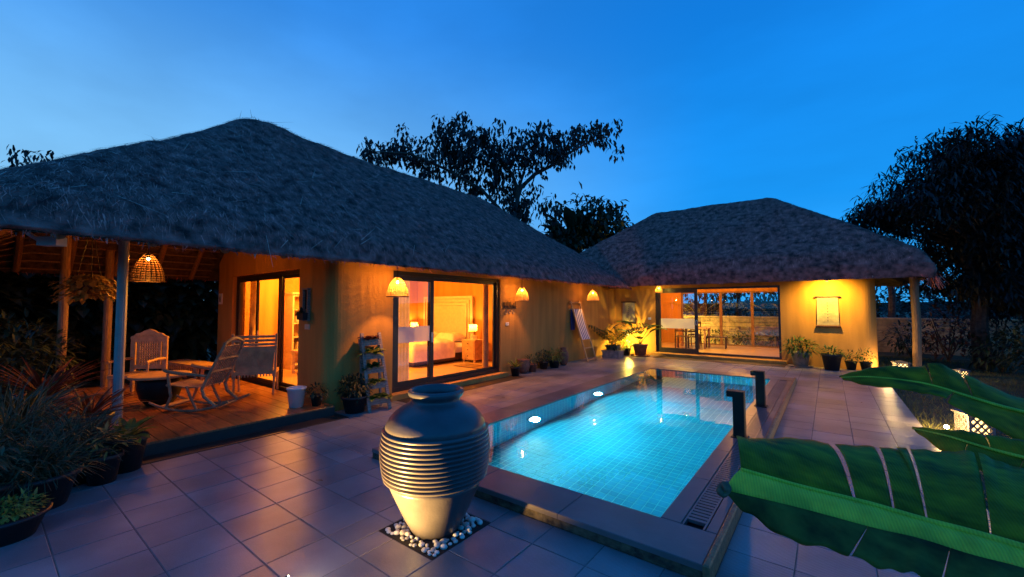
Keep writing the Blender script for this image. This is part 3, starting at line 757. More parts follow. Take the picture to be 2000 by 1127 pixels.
gs = thing('ground_spotlight', 'small bright garden spotlight on the paving aimed at the ribbed jar', 'spotlight', (-2.54, 1.15, 0), R(80))
MB().tube([(0, 0, 0), (0, 0, .03)], .02, 10).build('stake', 'black_gloss', gs)
MB().tube([(-.03, 0, .03), (.03, 0, .055)], [.035, .04], 16).build('housing', 'black_gloss', gs)
MB().tube([(.0305, 0, .0553), (.034, 0, .0565)], .034, 16).build('lens', 'spot_lens', gs)
light('SPOT', gs, (.05, 0, .09), 600, (1, .60, .16), .02, spot_size=R(74), spot_blend=.75, aim=(.85, .0, .50))

for x, y, a, lab in ((-3.9, 2.05, .4, 'between the porch edge and the pebble bed'), (-3.2, 2.75, 2.0, 'behind the ribbed jar near the pool surround'), (-4.9, 3.5, 1.1, 'in front of the ladder planter'), (-1.2, 1.9, .2, 'beside the stained pool riser'), (-4.75, 5.9, .9, 'before the bedroom sliding door'), (.4, 9.3, 1.7, 'beside the lawn edge')):
    t = thing('fallen_leaf', 'small dry brown leaf fallen on the paving ' + lab, 'leaf', (x, y, .004), a, 'fallen leaves on the paving')
    MB().leaf((0, 0, .004), (1, 0, .1), .06, .028, .25, .2, 4, .5).build('blade', 'dry_leaf', t, True)
    MB().tube([(-.02, 0, .002), (.0, 0, .004)], .0015, 4).build('stalk', 'dry_leaf', t)
# ================================================================== LAMPS
def basket(t, r, h, z, ribs=30, hoops=12, sm='rattan'):
    # woven dome shade, open below
    sh_ = MB()
    def pr(u): return (max(.02, r * math.sin(min(1, u * .97 + .05) * math.pi / 2) ** .7), z - h * u)
    for k in range(ribs):
        a = 2 * math.pi * k / ribs; ca, sa = math.cos(a), math.sin(a); wd = 2 * math.pi / ribs * (.27 if sm == 'rattan' else .1)
        vs = []
        for i in range(9):
            q, zz = pr(i / 8)
            vs += [(q * math.cos(a - wd), q * math.sin(a - wd), zz), (q * math.cos(a + wd), q * math.sin(a + wd), zz)]
        sh_.add(vs, [(2 * i, 2 * i + 1, 2 * i + 3, 2 * i + 2) for i in range(8)])
    for i in range(1, hoops + 1):
        q, zz = pr(i / hoops)
        sh_.tube([(q * 1.01 * math.cos(2 * math.pi * k / 24), q * 1.01 * math.sin(2 * math.pi * k / 24), zz) for k in range(25)], .006 if i < hoops else .01, 4, False)
    return sh_.build('shade', sm, t)
def pendant(x, y, z, r, h, label, power, cord=.25, col=WARM, bulb='bulb', br=.03, sm='rattan', ribs=30):
    t = thing('pendant_lamp', label, 'lamp', (x, y, z))
    basket(t, r, h, 0, ribs, 12, sm)
    MB().tube([(0, 0, -.02), (0, 0, cord)], .007, 6).build('cord', 'black_gloss', t)
    MB().tube([(0, 0, -.06), (0, 0, 0)], .02, 8).build('socket', 'black_gloss', t)
    MB().sphere((0, 0, -.06 - br), br, 12, 8).build('bulb', bulb, t, True)
    light('POINT', t, (0, 0, -.065 - br * 2.2), power, col, .03)
    return t
pendant(-8.5, 1.66, 2.50, .21, .44, 'dark wire pendant lamp with bare bulb under the porch roof', 62, .9, (1, .30, .03), br=.026, sm='dark_wood', ribs=20)
pendant(-5.78, 4.36, 2.16, .18, .33, 'rattan dome lamp hanging in front of the bedroom sliding door', 85)
pendant(-5.9, 8.1, 2.14, .165, .34, 'rattan dome lamp hanging on the blank wall beside the bedroom door', 60)
pendant(-5.75, 11.6, 2.17, .18, .32, 'rattan dome lamp hanging above the striped deck chair', 45)
pendant(-4.5, 13.95, 2.36, .12, .22, 'small lamp hanging at the edge of the glass pavilion door', 50, col=GOLD)
pendant(-4.0, 15.1, 2.38, .16, .2, 'pendant lamp glowing inside the pavilion behind the glass', 260, col=GOLD, bulb='bulb_soft')
def spot_down(x, y, z, aim, label, power, size=100, col=GOLD):
    t = thing('eave_spotlight', label, 'spotlight', (x, y, z))
    MB().tube([(0, 0, .0), (0, 0, .09)], .035, 12).build('housing', 'black_gloss', t)
    MB().tube([(0, 0, -.004), (0, 0, -.001)], .03, 12).build('lens', 'bulb_soft', t)
    light('SPOT', t, (0, 0, -.02), power, col, .03, spot_size=R(size), spot_blend=.9, aim=aim)
    return t
spot_down(-.02, 13.84, 2.33, (0, .85, -1), 'spotlight under the thatch above the chart scroll', 330, 150, (1, .62, .065))
# uplighter among the corner plants
t = thing('garden_spotlight', 'small garden spotlight shining up the wall behind the corner plants', 'spotlight', (-5.62, 13.9, 0))
MB().tube([(0, 0, 0), (0, 0, .1)], .05, 12).build('housing', 'black_gloss', t)
MB().tube([(0, 0, .101), (0, 0, .106)], .04, 12).build('lens', 'spot_lens', t)
light('POINT', t, (.1, -.08, .45), 190, (1, .70, .10), .03)
def lantern(x, y, s, label, power, rz=.3):
    t = thing('garden_lantern', label, 'lantern', (x, y, -.05), rz, 'carved lanterns on the lawn')
    a = .12 * s; h = .26 * s
    f = MB()
    for sx in (-1, 1):
        for sy in (-1, 1): f.box(sx * a - .014 * s, sx * a + .014 * s, sy * a - .014 * s, sy * a + .014 * s, 0, h)
    # lattice of crossing arcs on four faces
    for fc in range(4):
        M = Matrix.Rotation(fc * math.pi / 2, 4, 'Z')
        for k in range(-3, 4):
            for sg in (-1, 1):
                p0 = Vector((a, k * a * .667 - a * .9 * sg, 0)); p1 = Vector((a, k * a * .667 + a * .9 * sg, h))
                # clip to the face
                def at_(tt): return p0.lerp(p1, tt)
                ts = [tt / 24 for tt in range(25) if abs(at_(tt / 24).y) <= a]
                if len(ts) > 2: f.bar(M @ at_(ts[0]), M @ at_(ts[-1]), .024 * s, .016 * s)
    f.build('lattice', 'lantern_stone', t)
    MB().cbox(-a * 1.15, a * 1.15, -a * 1.15, a * 1.15, 0, .02, .004).build('base', 'lantern_stone', t)
    c = MB(); q = a * 1.3
    c.add([(-q, -q, h), (q, -q, h), (q, q, h), (-q, q, h), (-q, -q, h + .02 * s), (q, -q, h + .02 * s), (q, q, h + .02 * s), (-q, q, h + .02 * s), (0, 0, h + .07 * s)],
          [(3, 2, 1, 0), (0, 1, 5, 4), (1, 2, 6, 5), (2, 3, 7, 6), (3, 0, 4, 7), (4, 5, 8), (5, 6, 8), (6, 7, 8), (7, 4, 8)])
    c.build('cap', 'lantern_stone', t)
    MB().box(-a * .80, a * .80, -a * .80, a * .80, .025, h - .01).build('glow_panel', 'lantern_glow', t)
    # a little bulb on a stake just outside the lattice
    MB().tube([(-a * 3.0, -a * 1.0, 0), (-a * 3.0, -a * 1.0, .07)], .012, 8).build('bulb_stake', 'black_gloss', t)
    MB().sphere((-a * 3.0, -a * 1.0, .095), .025, 12, 8).build('bulb', 'spot_lens', t)
    light('POINT', t, (-a * 3.0, -a * 1.0, .16), power, (1, .62, .2), .03)
    return t
lantern(1.50, 8.2, 1.0, 'carved lattice lantern glowing on the lawn below the banana leaves', 55, .35)
lantern(1.42, 14.45, 1.0, 'carved lattice lantern glowing beside the thatch corner post', 30, .2)
lantern(2.45, 14.3, .7, 'small lantern glowing at the foot of the big dark tree', 2, .5)

# ================================================================== BEDROOM
cl = thing('added_ceiling_lamp', 'added ceiling lamp brightening the bedroom', 'lamp', (-8.6, 6.0, 2.6))
MB().lathe([(.02, -.07), (.14, -.06), (.18, -.03), (.18, 0)], 24).build('shade', 'bulb_soft', cl)
light('POINT', cl, (0, 0, -.2), 560, (1, .38, .035), .15)  # lamp added to fill the bedroom with even warm light
cl = thing('added_ceiling_lamp', 'added ceiling lamp brightening the room behind the porch door', 'lamp', (-9.6, 4.4, 2.6))
MB().lathe([(.02, -.07), (.14, -.06), (.18, -.03), (.18, 0)], 24).build('shade', 'bulb_soft', cl)
light('POINT', cl, (0, 0, -.2), 330, (1, .33, .03), .15)  # second added lamp, brightens the view through the porch door
bedo = thing('bed', 'bed with white duvet and carved cream headboard in the lit bedroom', 'bed', (-9.32, 7.85, .118))
b = MB(); b.box(-.95, .95, -1.02, 1.0, .05, .30); b.build('base', 'dark_wood', bedo)
def soft(mb, x0, x1, y0, y1, z0, z1, nx=20, ny=20, puff=.08, seed=0, wr=.02):
    vs = []; fs = []
    for j in range(ny + 1):
        for i in range(nx + 1):
            u, v = i / nx, j / ny
            e = min(u, 1 - u, v, 1 - v)
            z = z1 - puff * max(0, 1 - e / .18) ** 2 + wr * noise.noise(Vector((u * 6 + seed, v * 6, seed)))
            vs.append((x0 + (x1 - x0) * u, y0 + (y1 - y0) * v, z))
    fs = [(j * (nx + 1) + i, j * (nx + 1) + i + 1, (j + 1) * (nx + 1) + i + 1, (j + 1) * (nx + 1) + i) for j in range(ny) for i in range(nx)]
    n0 = len(vs)
    per = list(range(nx + 1)) + [j * (nx + 1) + nx for j in range(1, ny + 1)] + [ny * (nx + 1) + i for i in range(nx - 1, -1, -1)] + [j * (nx + 1) for j in range(ny - 1, 0, -1)]
    low = [(vs[k][0], vs[k][1], z0) for k in per]
    m_ = len(per)
    fs += [(per[i], n0 + i, n0 + (i + 1) % m_, per[(i + 1) % m_]) for i in range(m_)]
    vs += low
    mb.add(vs, fs)
soft(mt := MB(), -.98, .98, -1.03, 1.0, .25, .56); mt.build('mattress', 'linen', bedo, True)
soft(dv := MB(), -1.04, 1.04, -1.1, .35, .14, .66, 30, 26, .1, 3, .06); dv.build('duvet', 'linen', bedo, True)
for x in (-.5, .5):
    soft(pl := MB(), x - .38, x + .38, .42, .92, .56, .78, 14, 10, .14, 5 + x, .03); pl.build('pillow', 'linen', bedo, True)
hb = MB(); hb.box(-1.02, 1.02, 1.05, 1.1, .1, 1.82); hbo = hb.build('headboard', 'cream', bedo)
h2 = MB()
for a, b_ in ((0, .07), (.12, .05), (.22, .06)):
    x_ = 1.06 - a
    h2.box(-x_, -x_ + b_, 1.0, 1.049, .1, 1.86 - a); h2.box(x_ - b_, x_, 1.0, 1.049, .1, 1.86 - a); h2.box(-x_ + b_, x_ - b_, 1.002, 1.049, 1.86 - a - b_, 1.86 - a)
h2.build('carved_moulding', 'cream', hbo)
beads = MB()
for k in range(30): beads.sphere((.985, .995, .2 + k * .052), .02, 6, 4); beads.sphere((-.985, .995, .2 + k * .052), .02, 6, 4)
beads.build('carved_beading', 'cream', hbo)
def nightstand(x, y, label):
    t = thing('nightstand', label, 'nightstand', (x, y, .118), 0)
    MB().cbox(-.24, .24, -.21, .21, .07, .62, .01).build('body', 'carved_wood', t)
    for sx in (-1, 1):
        for sy in (-1, 1): MB().box(sx * .2 - .025, sx * .2 + .025, sy * .17 - .025, sy * .17 + .025, 0, .0695).build('leg', 'carved_wood', t)
    for k in range(3):
        d = MB().box(-.215, .215, -.224, -.211, .10 + k * .17, .255 + k * .17).build('drawer', 'carved_wood', t)
        MB().sphere((0, -.236, .178 + k * .17), .016, 8, 6).build('knob', 'dark_wood', d)
    return t
nightstand(-7.98, 8.62, 'wooden nightstand with three drawers below the lamp nearer the sliding door')
nightstand(-10.6, 8.66, 'wooden nightstand on the far side of the bed below its lamp')
def table_lamp(x, y, label, power=30):
    t = thing('table_lamp', label, 'lamp', (x, y, .738))
    MB().lathe([(.07, 0), (.07, .015), (.02, .03), (.035, .09), (.045, .13), (.02, .18), (.012, .22)], 20).build('stand', 'cream', t, True)
    s_ = MB(); n_ = 24
    vs = []
    for k in range(n_):
        a = 2 * math.pi * k / n_
        vs += [(.125 * math.cos(a), .125 * math.sin(a), .22), (.11 * math.cos(a), .11 * math.sin(a), .42)]
    s_.add(vs, [(2 * k, 2 * ((k + 1) % n_), 2 * ((k + 1) % n_) + 1, 2 * k + 1) for k in range(n_)])
    so = s_.build('shade', 'lampshade', t, True)
    MB().tube([(.128 * math.cos(2 * math.pi * k / 24), .128 * math.sin(2 * math.pi * k / 24), .225) for k in range(25)], .008, 5, False).build('trim', 'cream', so)
    MB().sphere((0, 0, .31), .03, 10, 6).build('bulb', 'bulb_soft', t)
    light('POINT', t, (0, 0, .36), power, (1, .50, .08), .03)
table_lamp(-8.0, 8.62, 'lit table lamp with drum shade on the nightstand nearer the sliding door')
table_lamp(-10.6, 8.66, 'lit table lamp with drum shade on the far side of the bed')
t = thing('letter_holder', 'small cream carved letter holder on the nightstand', 'ornament', (-7.8, 8.5, .738))
f = MB(); f.box(-.08, .08, -.02, .02, 0, .015); f.build('base', 'cream', t)
f = MB()
for k in range(5): f.box(-.075 + k * .034, -.065 + k * .034, -.012, .012, .0151, .11)
f.box(-.078, .078, -.013, .013, .1101, .125); f.build('rails', 'cream', t)
rg = thing('rug', 'small striped rug on the bedroom floor by the sliding door', 'rug', (-7.35, 7.95, .1185))
for k in range(6): MB().box(-.45, .45, -.3 + k * .1 + .002, -.2 + k * .1 - .002, 0, .008).build('stripe', ('dark_wood', 'carved_wood')[k % 2], rg)
def curtain_mesh(mb, p0, p1, z0, z1, folds, amp, pinch=None):
    p0, p1 = Vector(p0), Vector(p1); d = p1 - p0; nrm = Vector((-d.y, d.x, 0)).normalized(); n_ = folds * 8; rows = 14
    vs = []
    for j in range(rows + 1):
        z = z0 + (z1 - z0) * j / rows; s_ = 1
        if pinch: s_ = 1 - .55 * math.exp(-((z - pinch) / .25) ** 2)
        for i in range(n_ + 1):
            u = i / n_
            q = p0 + d * (u * s_) + nrm * amp * math.sin(u * folds * 2 * math.pi + .6 * math.sin(u * 9))
            vs.append((q.x, q.y, z))
    mb.add(vs, [(j * (n_ + 1) + i, j * (n_ + 1) + i + 1, (j + 1) * (n_ + 1) + i + 1, (j + 1) * (n_ + 1) + i) for j in range(rows) for i in range(n_)])
    return mb
def curtain(p0, p1, z0, z1, folds, amp, m_, label, pinch=None):
    t = thing('curtain', label, 'curtain', (0, 0, 0))
    curtain_mesh(MB(), p0, p1, z0, z1, folds, amp, pinch).build('cloth', m_, t, True)
    a, b_ = Vector(p0), Vector(p1)
    MB().tube([(a.x, a.y, z1 + .02), (b_.x, b_.y, z1 + .02)], .014, 8).build('rod', 'dark_wood', t)
curtain((-6.62, 4.78, 0), (-6.62, 5.28, 0), .14, 2.3, 6, .035, 'curtain', 'pale grey curtain drawn behind the frosted glass of the bedroom door')
curtain((-6.62, 7.5, 0), (-6.62, 7.66, 0), .14, 2.3, 5, .035, 'curtain_gold', 'gold curtain gathered behind the open leaf of the bedroom door')
curtain((-10.24, 3.78, 0), (-9.86, 3.78, 0), .14, 2.3, 6, .04, 'curtain_gold', 'gold tied curtain behind the porch sliding door', 1.15)
sh_ = thing('bookshelf', 'white shelf with pots and boxes behind the porch door', 'shelf', (-10.65, 5.2, .118), 0)
f = MB(); f.box(-.2, .2, -.42, -.38, 0, 1.85); f.box(-.2, .2, .38, .42, 0, 1.85); f.build('side_panel', 'cream', sh_)
MB().box(-.2, -.18, -.38, .38, 0, 1.84).build('back_panel', 'plaster_in', sh_)
MB().box(-.21, .23, -.44, .44, 1.8501, 1.9).build('cornice', 'cream', sh_)
for k in range(6): MB().box(-.179, .2, -.379, .379, .1 + k * .34, .125 + k * .34).build('shelf_board', 'cream', sh_)
random.seed(21)
for k, (yy, lv, r_, h_, m_, lb) in enumerate(((-.2, 3, .06, .22, 'white_plastic', 'white jar on the upper board of the white shelf'), (.05, 3, .05, .16, 'cream', 'cream jar beside the white jar on the shelf'), (-.15, 2, .05, .18, 'steel', 'steel bottle on the middle board of the white shelf'), (.15, 2, .07, .12, 'terracotta', 'clay bowl on the middle board of the white shelf'))):
    MBv = MB().lathe([(r_ * .8, 0), (r_, h_ * .3), (r_, h_ * .7), (r_ * .6, h_ * .9), (r_ * .7, h_)], 16, closed=True)
    tag(MBv.build('jar', m_, None, True, (-10.63, 5.2 + yy, .118 + .1255 + lv * .34)), lb, 'jar')
t = thing('storage_box', 'cream storage box on the lower board of the white shelf', 'box', (-10.63, 5.1, .118 + .1255 + .34))
MB().cbox(-.15, .15, -.17, .17, 0, .17, .008).build('body', 'cream', t); MB().cbox(-.156, .156, -.176, .176, .1701, .2, .006).build('lid', 'linen_shade', t)
sd = thing('side_table', 'low cream table with a small ornament inside the porch door', 'table', (-9.6, 4.75, .118))
MB().cbox(-.35, .35, -.22, .22, .5, .54, .006).build('tabletop', 'cream', sd)
for sx in (-1, 1):
    for sy in (-1, 1): MB().box(sx * .3 - .025, sx * .3 + .025, sy * .18 - .025, sy * .18 + .025, 0, .4999).build('leg', 'cream', sd)
tag(MB().lathe([(.05, 0), (.02, .03), (.06, .1), (.07, .14), (.03, .2), (.045, .25)], 16).build('vase', 'dark_wood', None, True, (-9.55, 4.75, .6585)), 'small dark vase on the low cream table', 'vase')

# ================================================================== PAVILION INTERIOR
for cx_, lab in ((-2.4, 'added ceiling lamp brightening the pavilion by the open door'), (-5.3, 'added ceiling lamp brightening the closed end of the pavilion')):
    cl = thing('added_ceiling_lamp', lab, 'lamp', (cx_, 16.2, 2.62))
    MB().lathe([(.02, -.06), (.12, -.05), (.15, -.02), (.15, 0)], 24).build('shade', 'bulb_soft', cl)
    light('POINT', cl, (0, 0, -.2), 130, (1, .42, .07), .12)  # added lamps that raise the brightness of the pavilion interior
dt = thing('dining_table', 'wooden dining table inside the glass pavilion', 'table', (-4.1, 16.6, .118), .0)
MB().cbox(-.55, .55, -.4, .4, .71, .75, .006).build('tabletop', 'carved_wood', dt)
for sx in (-1, 1):
    for sy in (-1, 1): MB().box(sx * .48 - .03, sx * .48 + .03, sy * .33 - .03, sy * .33 + .03, 0, .7099).build('leg', 'carved_wood', dt)
def dchair(x, y, rz, label):
    t = thing('dining_chair', label, 'chair', (x, y, .118), rz, 'dark chairs at the dining table')
    MB().cbox(-.2, .2, -.2, .2, .43, .46, .008).build('seat', 'dark_wood', t)
    for sx in (-1, 1):
        MB().box(sx * .18 - .018, sx * .18 + .018, .162, .198, 0, .4299).build('leg', 'dark_wood', t)
        MB().box(sx * .18 - .018, sx * .18 + .018, -.198, -.162, 0, .4299).build('leg', 'dark_wood', t)
    f = MB(); f.box(-.198, -.162, .165, .195, .4601, .95); f.box(.162, .198, .165, .195, .4601, .95)
    f.box(-.1619, .1619, .17, .19, .86, .94); f.box(-.1619, .1619, .17, .19, .62, .68); f.build('backrest', 'dark_wood', t)
dchair(-4.35, 16.0, math.pi, 'dark dining chair tucked on the pool side of the dining table')
dchair(-3.95, 15.95, math.pi + .1, 'dark dining chair beside the tucked one, nearer the open pavilion door')
dchair(-4.2, 17.25, 0, 'dark dining chair on the garden side of the dining table')
bn = thing('low_bench', 'low dark slatted bench on the pavilion floor', 'bench', (-3.35, 16.75, .118), .1)
for k in range(4): MB().cbox(-.38, .38, -.2 + k * .1 + .004, -.1 + k * .1 - .004, .40, .43, .004).build('slat', 'dark_wood', bn)
for sx in (-1, 1):
    for sy in (-1, 1): MB().box(sx * .33 - .02, sx * .33 + .02, sy * .15 - .02, sy * .15 + .02, 0, .3999).build('leg', 'dark_wood', bn)
t = thing('garden_spotlight', 'added hidden spotlight behind the pavilion lighting the palms and block wall', 'spotlight', (-5.5, 19.2, 0))
MB().tube([(0, 0, -.06), (0, 0, .1)], .05, 12).build('housing', 'black_gloss', t); MB().tube([(0, 0, .101), (0, 0, .106)], .04, 12).build('lens', 'bulb_soft', t)
light('POINT', t, (0, .1, .5), 520, GOLD, .04)  # lamp added out of sight to light the rear garden

# ================================================================== PORCH FURNITURE
DZ = .15
def curve_bar(mb, pts, w, h):
    for a, b_ in zip(pts, pts[1:]): mb.bar(a, b_, w, h)
    return mb
rk = thing('rocking_chair', 'carved wooden rocking chair facing the porch table', 'rocking chair', (-7.42, 2.13, DZ), R(218)); rk.scale = (.86, .9, .92)
# local: faces +x, width along y
for s in (-1, 1):
    y = s * .27
    run = [(x, y, .012 + .32 * (x - .05) ** 2 + .013) for x in [-.62 + .1 * k for k in range(14)]]
    MB().tube(run, .019, 8).build('rocker', 'chair_wood', rk)
    MB().tube([(.40, y, .08), (.33, y, .25), (.36, y * 1.02, .44), (.38, y * 1.05, .60)], [.02, .022, .022, .02], 8).build('front_leg', 'chair_wood', rk)
    MB().tube([(-.42, y, .09), (-.22, y, .24), (-.18, y, .36), (-.30, y * .95, .62), (-.48, y * .88, .98), (-.52, y * .8, 1.08)], [.022, .026, .026, .022, .02, .02], 8).build('back_leg', 'chair_wood', rk)
    MB().tube([(-.10, y, .05), (.0, y, .22), (.08, y, .40)], .018, 8).build('mid_leg', 'chair_wood', rk)
    MB().tube([(.44, y * 1.06, .66), (.38, y * 1.06, .635), (.15, y * 1.06, .60), (-.05, y * 1.04, .585), (-.24, y, .56)], [.028, .03, .026, .024, .02], 8).build('armrest', 'chair_wood', rk)
MB().tube([(.40, -.27, .42), (.40, .27, .42)], .022, 8).build('seat_rail', 'chair_wood', rk)
for k in range(11):
    y = -.235 + k * .047
    MB().bar((.40, y, .43), (.1, y, .385), .032, .012).build('seat_slat', 'carved_wood', rk); 
    MB().bar((.1, y, .385), (-.17, y, .39), .032, .012).build('seat_slat', 'carved_wood', rk)
for k in range(9):
    y = -.2 + k * .05
    MB().bar((-.175, y, .40), (-.50, y * .86, 1.02), .03, .012).build('back_slat', 'chair_wood', rk)
for zz, xx in ((.62, -.295), (.82, -.4)): MB().bar((xx - .018, -.24, zz), (xx - .018, .24, zz), .012, .03).build('back_rail', 'chair_wood', rk)
cr_ = MB()
pts = [(-.51 - .0 * k, -.24 + k * .04, 1.05 + .075 * math.sin(math.pi * k / 12)) for k in range(13)]
cr_.tube(pts, .026, 8); cr_.build('crest_rail', 'chair_wood', rk)
for xx in (.42, -.40): MB().tube([(xx, -.27, .075), (xx, .27, .075)], .016, 8).build('stretcher', 'chair_wood', rk)
MB().box(.34, .52, -.24, .24, .09, .102).build('footboard', 'carved_wood', rk)

ch = thing('cane_armchair', 'wooden armchair with cane lattice back and carved scalloped crest', 'armchair', (-9.72, 1.96, DZ), R(-48)); ch.scale = (.85, .85, .95)
# local: faces +x
for s in (-1, 1): MB().box(-.02, .02, min(s * .36, s * .27), max(s * .36, s * .27), .30, .98).build('back_post', 'carved_wood', ch)
for z0, z1 in ((.42, .50), (.93, .98)): MB().box(-.015, .015, -.2699, .2699, z0, z1).build('back_rail', 'carved_wood', ch)
f = MB()
for k in range(9): y = -.19 + k * .0475; f.box(-.006, .006, y - .011, y + .011, .5001, .9299)
for k in range(9): z = .525 + k * .0475; f.box(-.0055, .0065, -.205, .205, z - .011, z + .011)
f.build('cane_lattice', 'carved_wood', ch)
for s in (-1, 1): MB().box(-.012, .012, min(s * .235, s * .205), max(s * .235, s * .205), .5001, .9299).build('lattice_frame', 'carved_wood', ch)
crest = [(-.37, .9), (-.40, .96), (-.36, 1.02), (-.30, 1.05), (-.25, 1.09), (-.17, 1.10), (-.10, 1.14), (0, 1.17), (.10, 1.14), (.17, 1.10), (.25, 1.09), (.30, 1.05), (.36, 1.02), (.40, .96), (.37, .9), (.36, .9801), (-.36, .9801)]
MB().prism([(-.36, .9801), (.36, .9801), (.37, 1.0), (.36, 1.03), (.30, 1.05), (.25, 1.09), (.17, 1.10), (.10, 1.14), (0, 1.17), (-.10, 1.14), (-.17, 1.10), (-.25, 1.09), (-.30, 1.05), (-.36, 1.03), (-.37, 1.0)], 'x', -.022, .022).build('crest', 'carved_wood', ch)
f = MB()
for k in range(11): f.tube([(.024, -.3 + k * .06 + .018 * math.cos(a), 1.02 + .03 * math.sin(math.pi * k / 10) + .018 * math.sin(a)) for a in [i * .7854 for i in range(9)]], .005, 4, False)
f.build('crest_carving', 'carved_wood', ch)
MB().cbox(-.02, .58, -.34, .34, .32, .38, .012).build('seat', 'carved_wood', ch)
for sx in (0, 1):
    for s in (-1, 1): MB().tube([(.02 + sx * .52, s * .3, 0), (.02 + sx * .52, s * .3, .12), (.02 + sx * .52, s * .3, .3199)], [.025, .04, .03], 8).build('leg', 'carved_wood', ch)
for s in (-1, 1):
    MB().tube([(.0, s * .33, .62), (.25, s * .35, .63), (.55, s * .36, .60)], .026, 8).build('armrest', 'carved_wood', ch)
    MB().tube([(.5, s * .35, .38), (.5, s * .355, .6)], .02, 8).build('arm_post', 'carved_wood', ch)

bs = thing('carved_bench', 'carved wooden high-backed seat standing before the porch sliding door', 'bench', (-7.86, 2.98, DZ), R(150)); bs.scale = (.8, .66, .96)
# local: faces +x, back at x=0; seen from behind
MB().prism([(-.42, .42), (.42, .42), (.46, .86), (-.46, .86)], 'x', -.02, .02).build('back_panel', 'carved_wood', bs)
f = MB()
for s in (-1, 1):
    for (cy_, cz, rr) in ((s * .2, .64, .13), (s * .2, .64, .085), (s * .2, .64, .045)):
        f.tube([(-.022, cy_ + rr * math.cos(a * math.pi / 10), cz + rr * math.sin(a * math.pi / 10)) for a in range(21)], .011, 5, False)
for k in range(8): f.tube([(-.022, -.4 + .11 * k, .50), (-.022, -.36 + .11 * k, .78)], .008, 5)
f.build('back_carving', 'carved_wood', bs)
for k in range(3): MB().bar((-.0, -.46, .895 + k * .07), (-.0, .46, .895 + k * .07), .03, .045).build('back_slat', 'carved_wood', bs)
for s in (-1, 1):
    MB().bar((-.005, s * .47, .3), (-.02, s * .49, 1.09), .045, .05).build('back_post', 'carved_wood', bs)
    MB().tube([(-.06, s * .45, 0), (.0, s * .45, .18), (.01, s * .45, .36)], [.03, .026, .034], 8).build('leg', 'carved_wood', bs)
    MB().tube([(.52, s * .45, 0), (.48, s * .45, .18), (.48, s * .45, .36)], [.03, .026, .034], 8).build('leg', 'carved_wood', bs)
MB().cbox(-.03, .55, -.48, .48, .3601, .42, .012).build('seat', 'carved_wood', bs)
f = MB()
for k in range(13): f.box(-.035, -.031, -.44 + k * .07, -.41 + k * .07, .32, .3599)
f.build('apron', 'carved_wood', bs)

tb = thing('porch_table', 'low wooden table on a black drum-shaped base on the porch', 'table', (-8.32, 1.82, DZ))
MB().lathe([(.16, 0), (.24, .1), (.28, .25), (.27, .36), (.24, .42)], 32, closed=True).build('drum_base', 'black_gloss', tb, True)
MB().lathe([(.38, .4201), (.39, .43), (.39, .455), (.38, .462)], 40, closed=True).build('tabletop', 'carved_wood', tb)
lb = thing('low_side_bench', 'long low carved bench along the back of the porch', 'bench', (-10.2, 2.75, DZ), R(8))
MB().cbox(-.8, .8, -.22, .22, .34, .39, .008).build('seat', 'carved_wood', lb)
for sx in (-1, 1):
    for sy in (-1, 1): MB().tube([(sx * .72, sy * .16, 0), (sx * .72, sy * .16, .3399)], .03, 8).build('leg', 'carved_wood', lb)
f = MB()
for k in range(16): f.box(-.7 + k * .09, -.66 + k * .09, -.215, -.2, .24, .3399)
f.build('apron', 'carved_wood', lb)

# ---- things on the walls
t = thing('wall_plaque', 'small framed white plaque on the porch wall by the door frame', 'plaque', (-10.93, YW - .002, 1.72))
MB().box(-.1, .1, -.02, 0, 0, .24).build('panel', 'white_plastic', t)
MB().prism([(-.02, .05), (.03, .05), (.04, .12), (.0, .2), (-.04, .13)], 'y', -.024, -.0201).build('motif', 'dark_wood', t)
t = thing('wall_mirror_planter', 'narrow wooden wall frame with dark panel and hanging plant beside the porch door', 'wall planter', (-6.94, YW - .002, 1.42))
f = MB(); f.box(-.09, -.065, -.05, 0, 0, .52); f.box(.065, .09, -.05, 0, 0, .52); f.box(-.09, .09, -.06, .0, .5201, .55); f.build('frame', 'weathered_wood', t)
MB().box(-.0649, .0649, -.012, -.001, .2, .52).build('panel', 'black_gloss', t)
MB().prism([(-.10, .02), (.10, .02), (.11, .14), (-.11, .14)], 'y', -.13, -.0501).build('box', 'black_pot', t)
f = MB()
for k in range(26): f.leaf((random.uniform(-.1, .1), -.09, .13), (random.gauss(-.3, .8), random.gauss(-.5, .5), random.uniform(.1, 1)), random.uniform(.07, .15), .04, .8)
f.build('foliage', 'green_dark', t)
t = thing('switch_plate', 'cream switch plate beside the porch door below the wall planter', 'switch', (-6.93, YW - .001, 1.28))
MB().cbox(-.08, .08, -.012, 0, 0, .085, .003).build('plate', 'cream', t)
for k in range(4): MB().box(-.062 + k * .033, -.038 + k * .033, -.016, -.0121, .02, .065).build('switch', 'cream', t)
t = thing('name_plate', 'small white plate on the ochre wall beside the bedroom door', 'plate', (XW + .001, 7.95, 1.2))
MB().box(0, .012, -.06, .06, 0, .075).build('plate', 'white_plastic', t)
f = MB()
for k in range(5): f.box(.0121, .0135, -.04 + k * .017, -.03 + k * .017, .025, .05)
f.build('lettering', 'grey_pot', t)
t = thing('wall_sign', 'dark openwork metal sign on the wall below the second rattan lamp', 'sign', (XW + .001, 8.02, 1.5))
f = MB(); random.seed(5)
for k in range(9):
    y = -.24 + k * .06; hh = random.uniform(.09, .17)
    f.box(.01, .02, y, y + .016, .12, .12 + hh); f.tube([(.015, y + .025 + .02 * math.cos(a * .63), .15 + .03 * math.sin(a * .63)) for a in range(11)], .007, 4, False)
f.box(.011, .019, -.25, .29, .105, .1199); f.build('top_row', 'dark_wood', t)
f = MB()
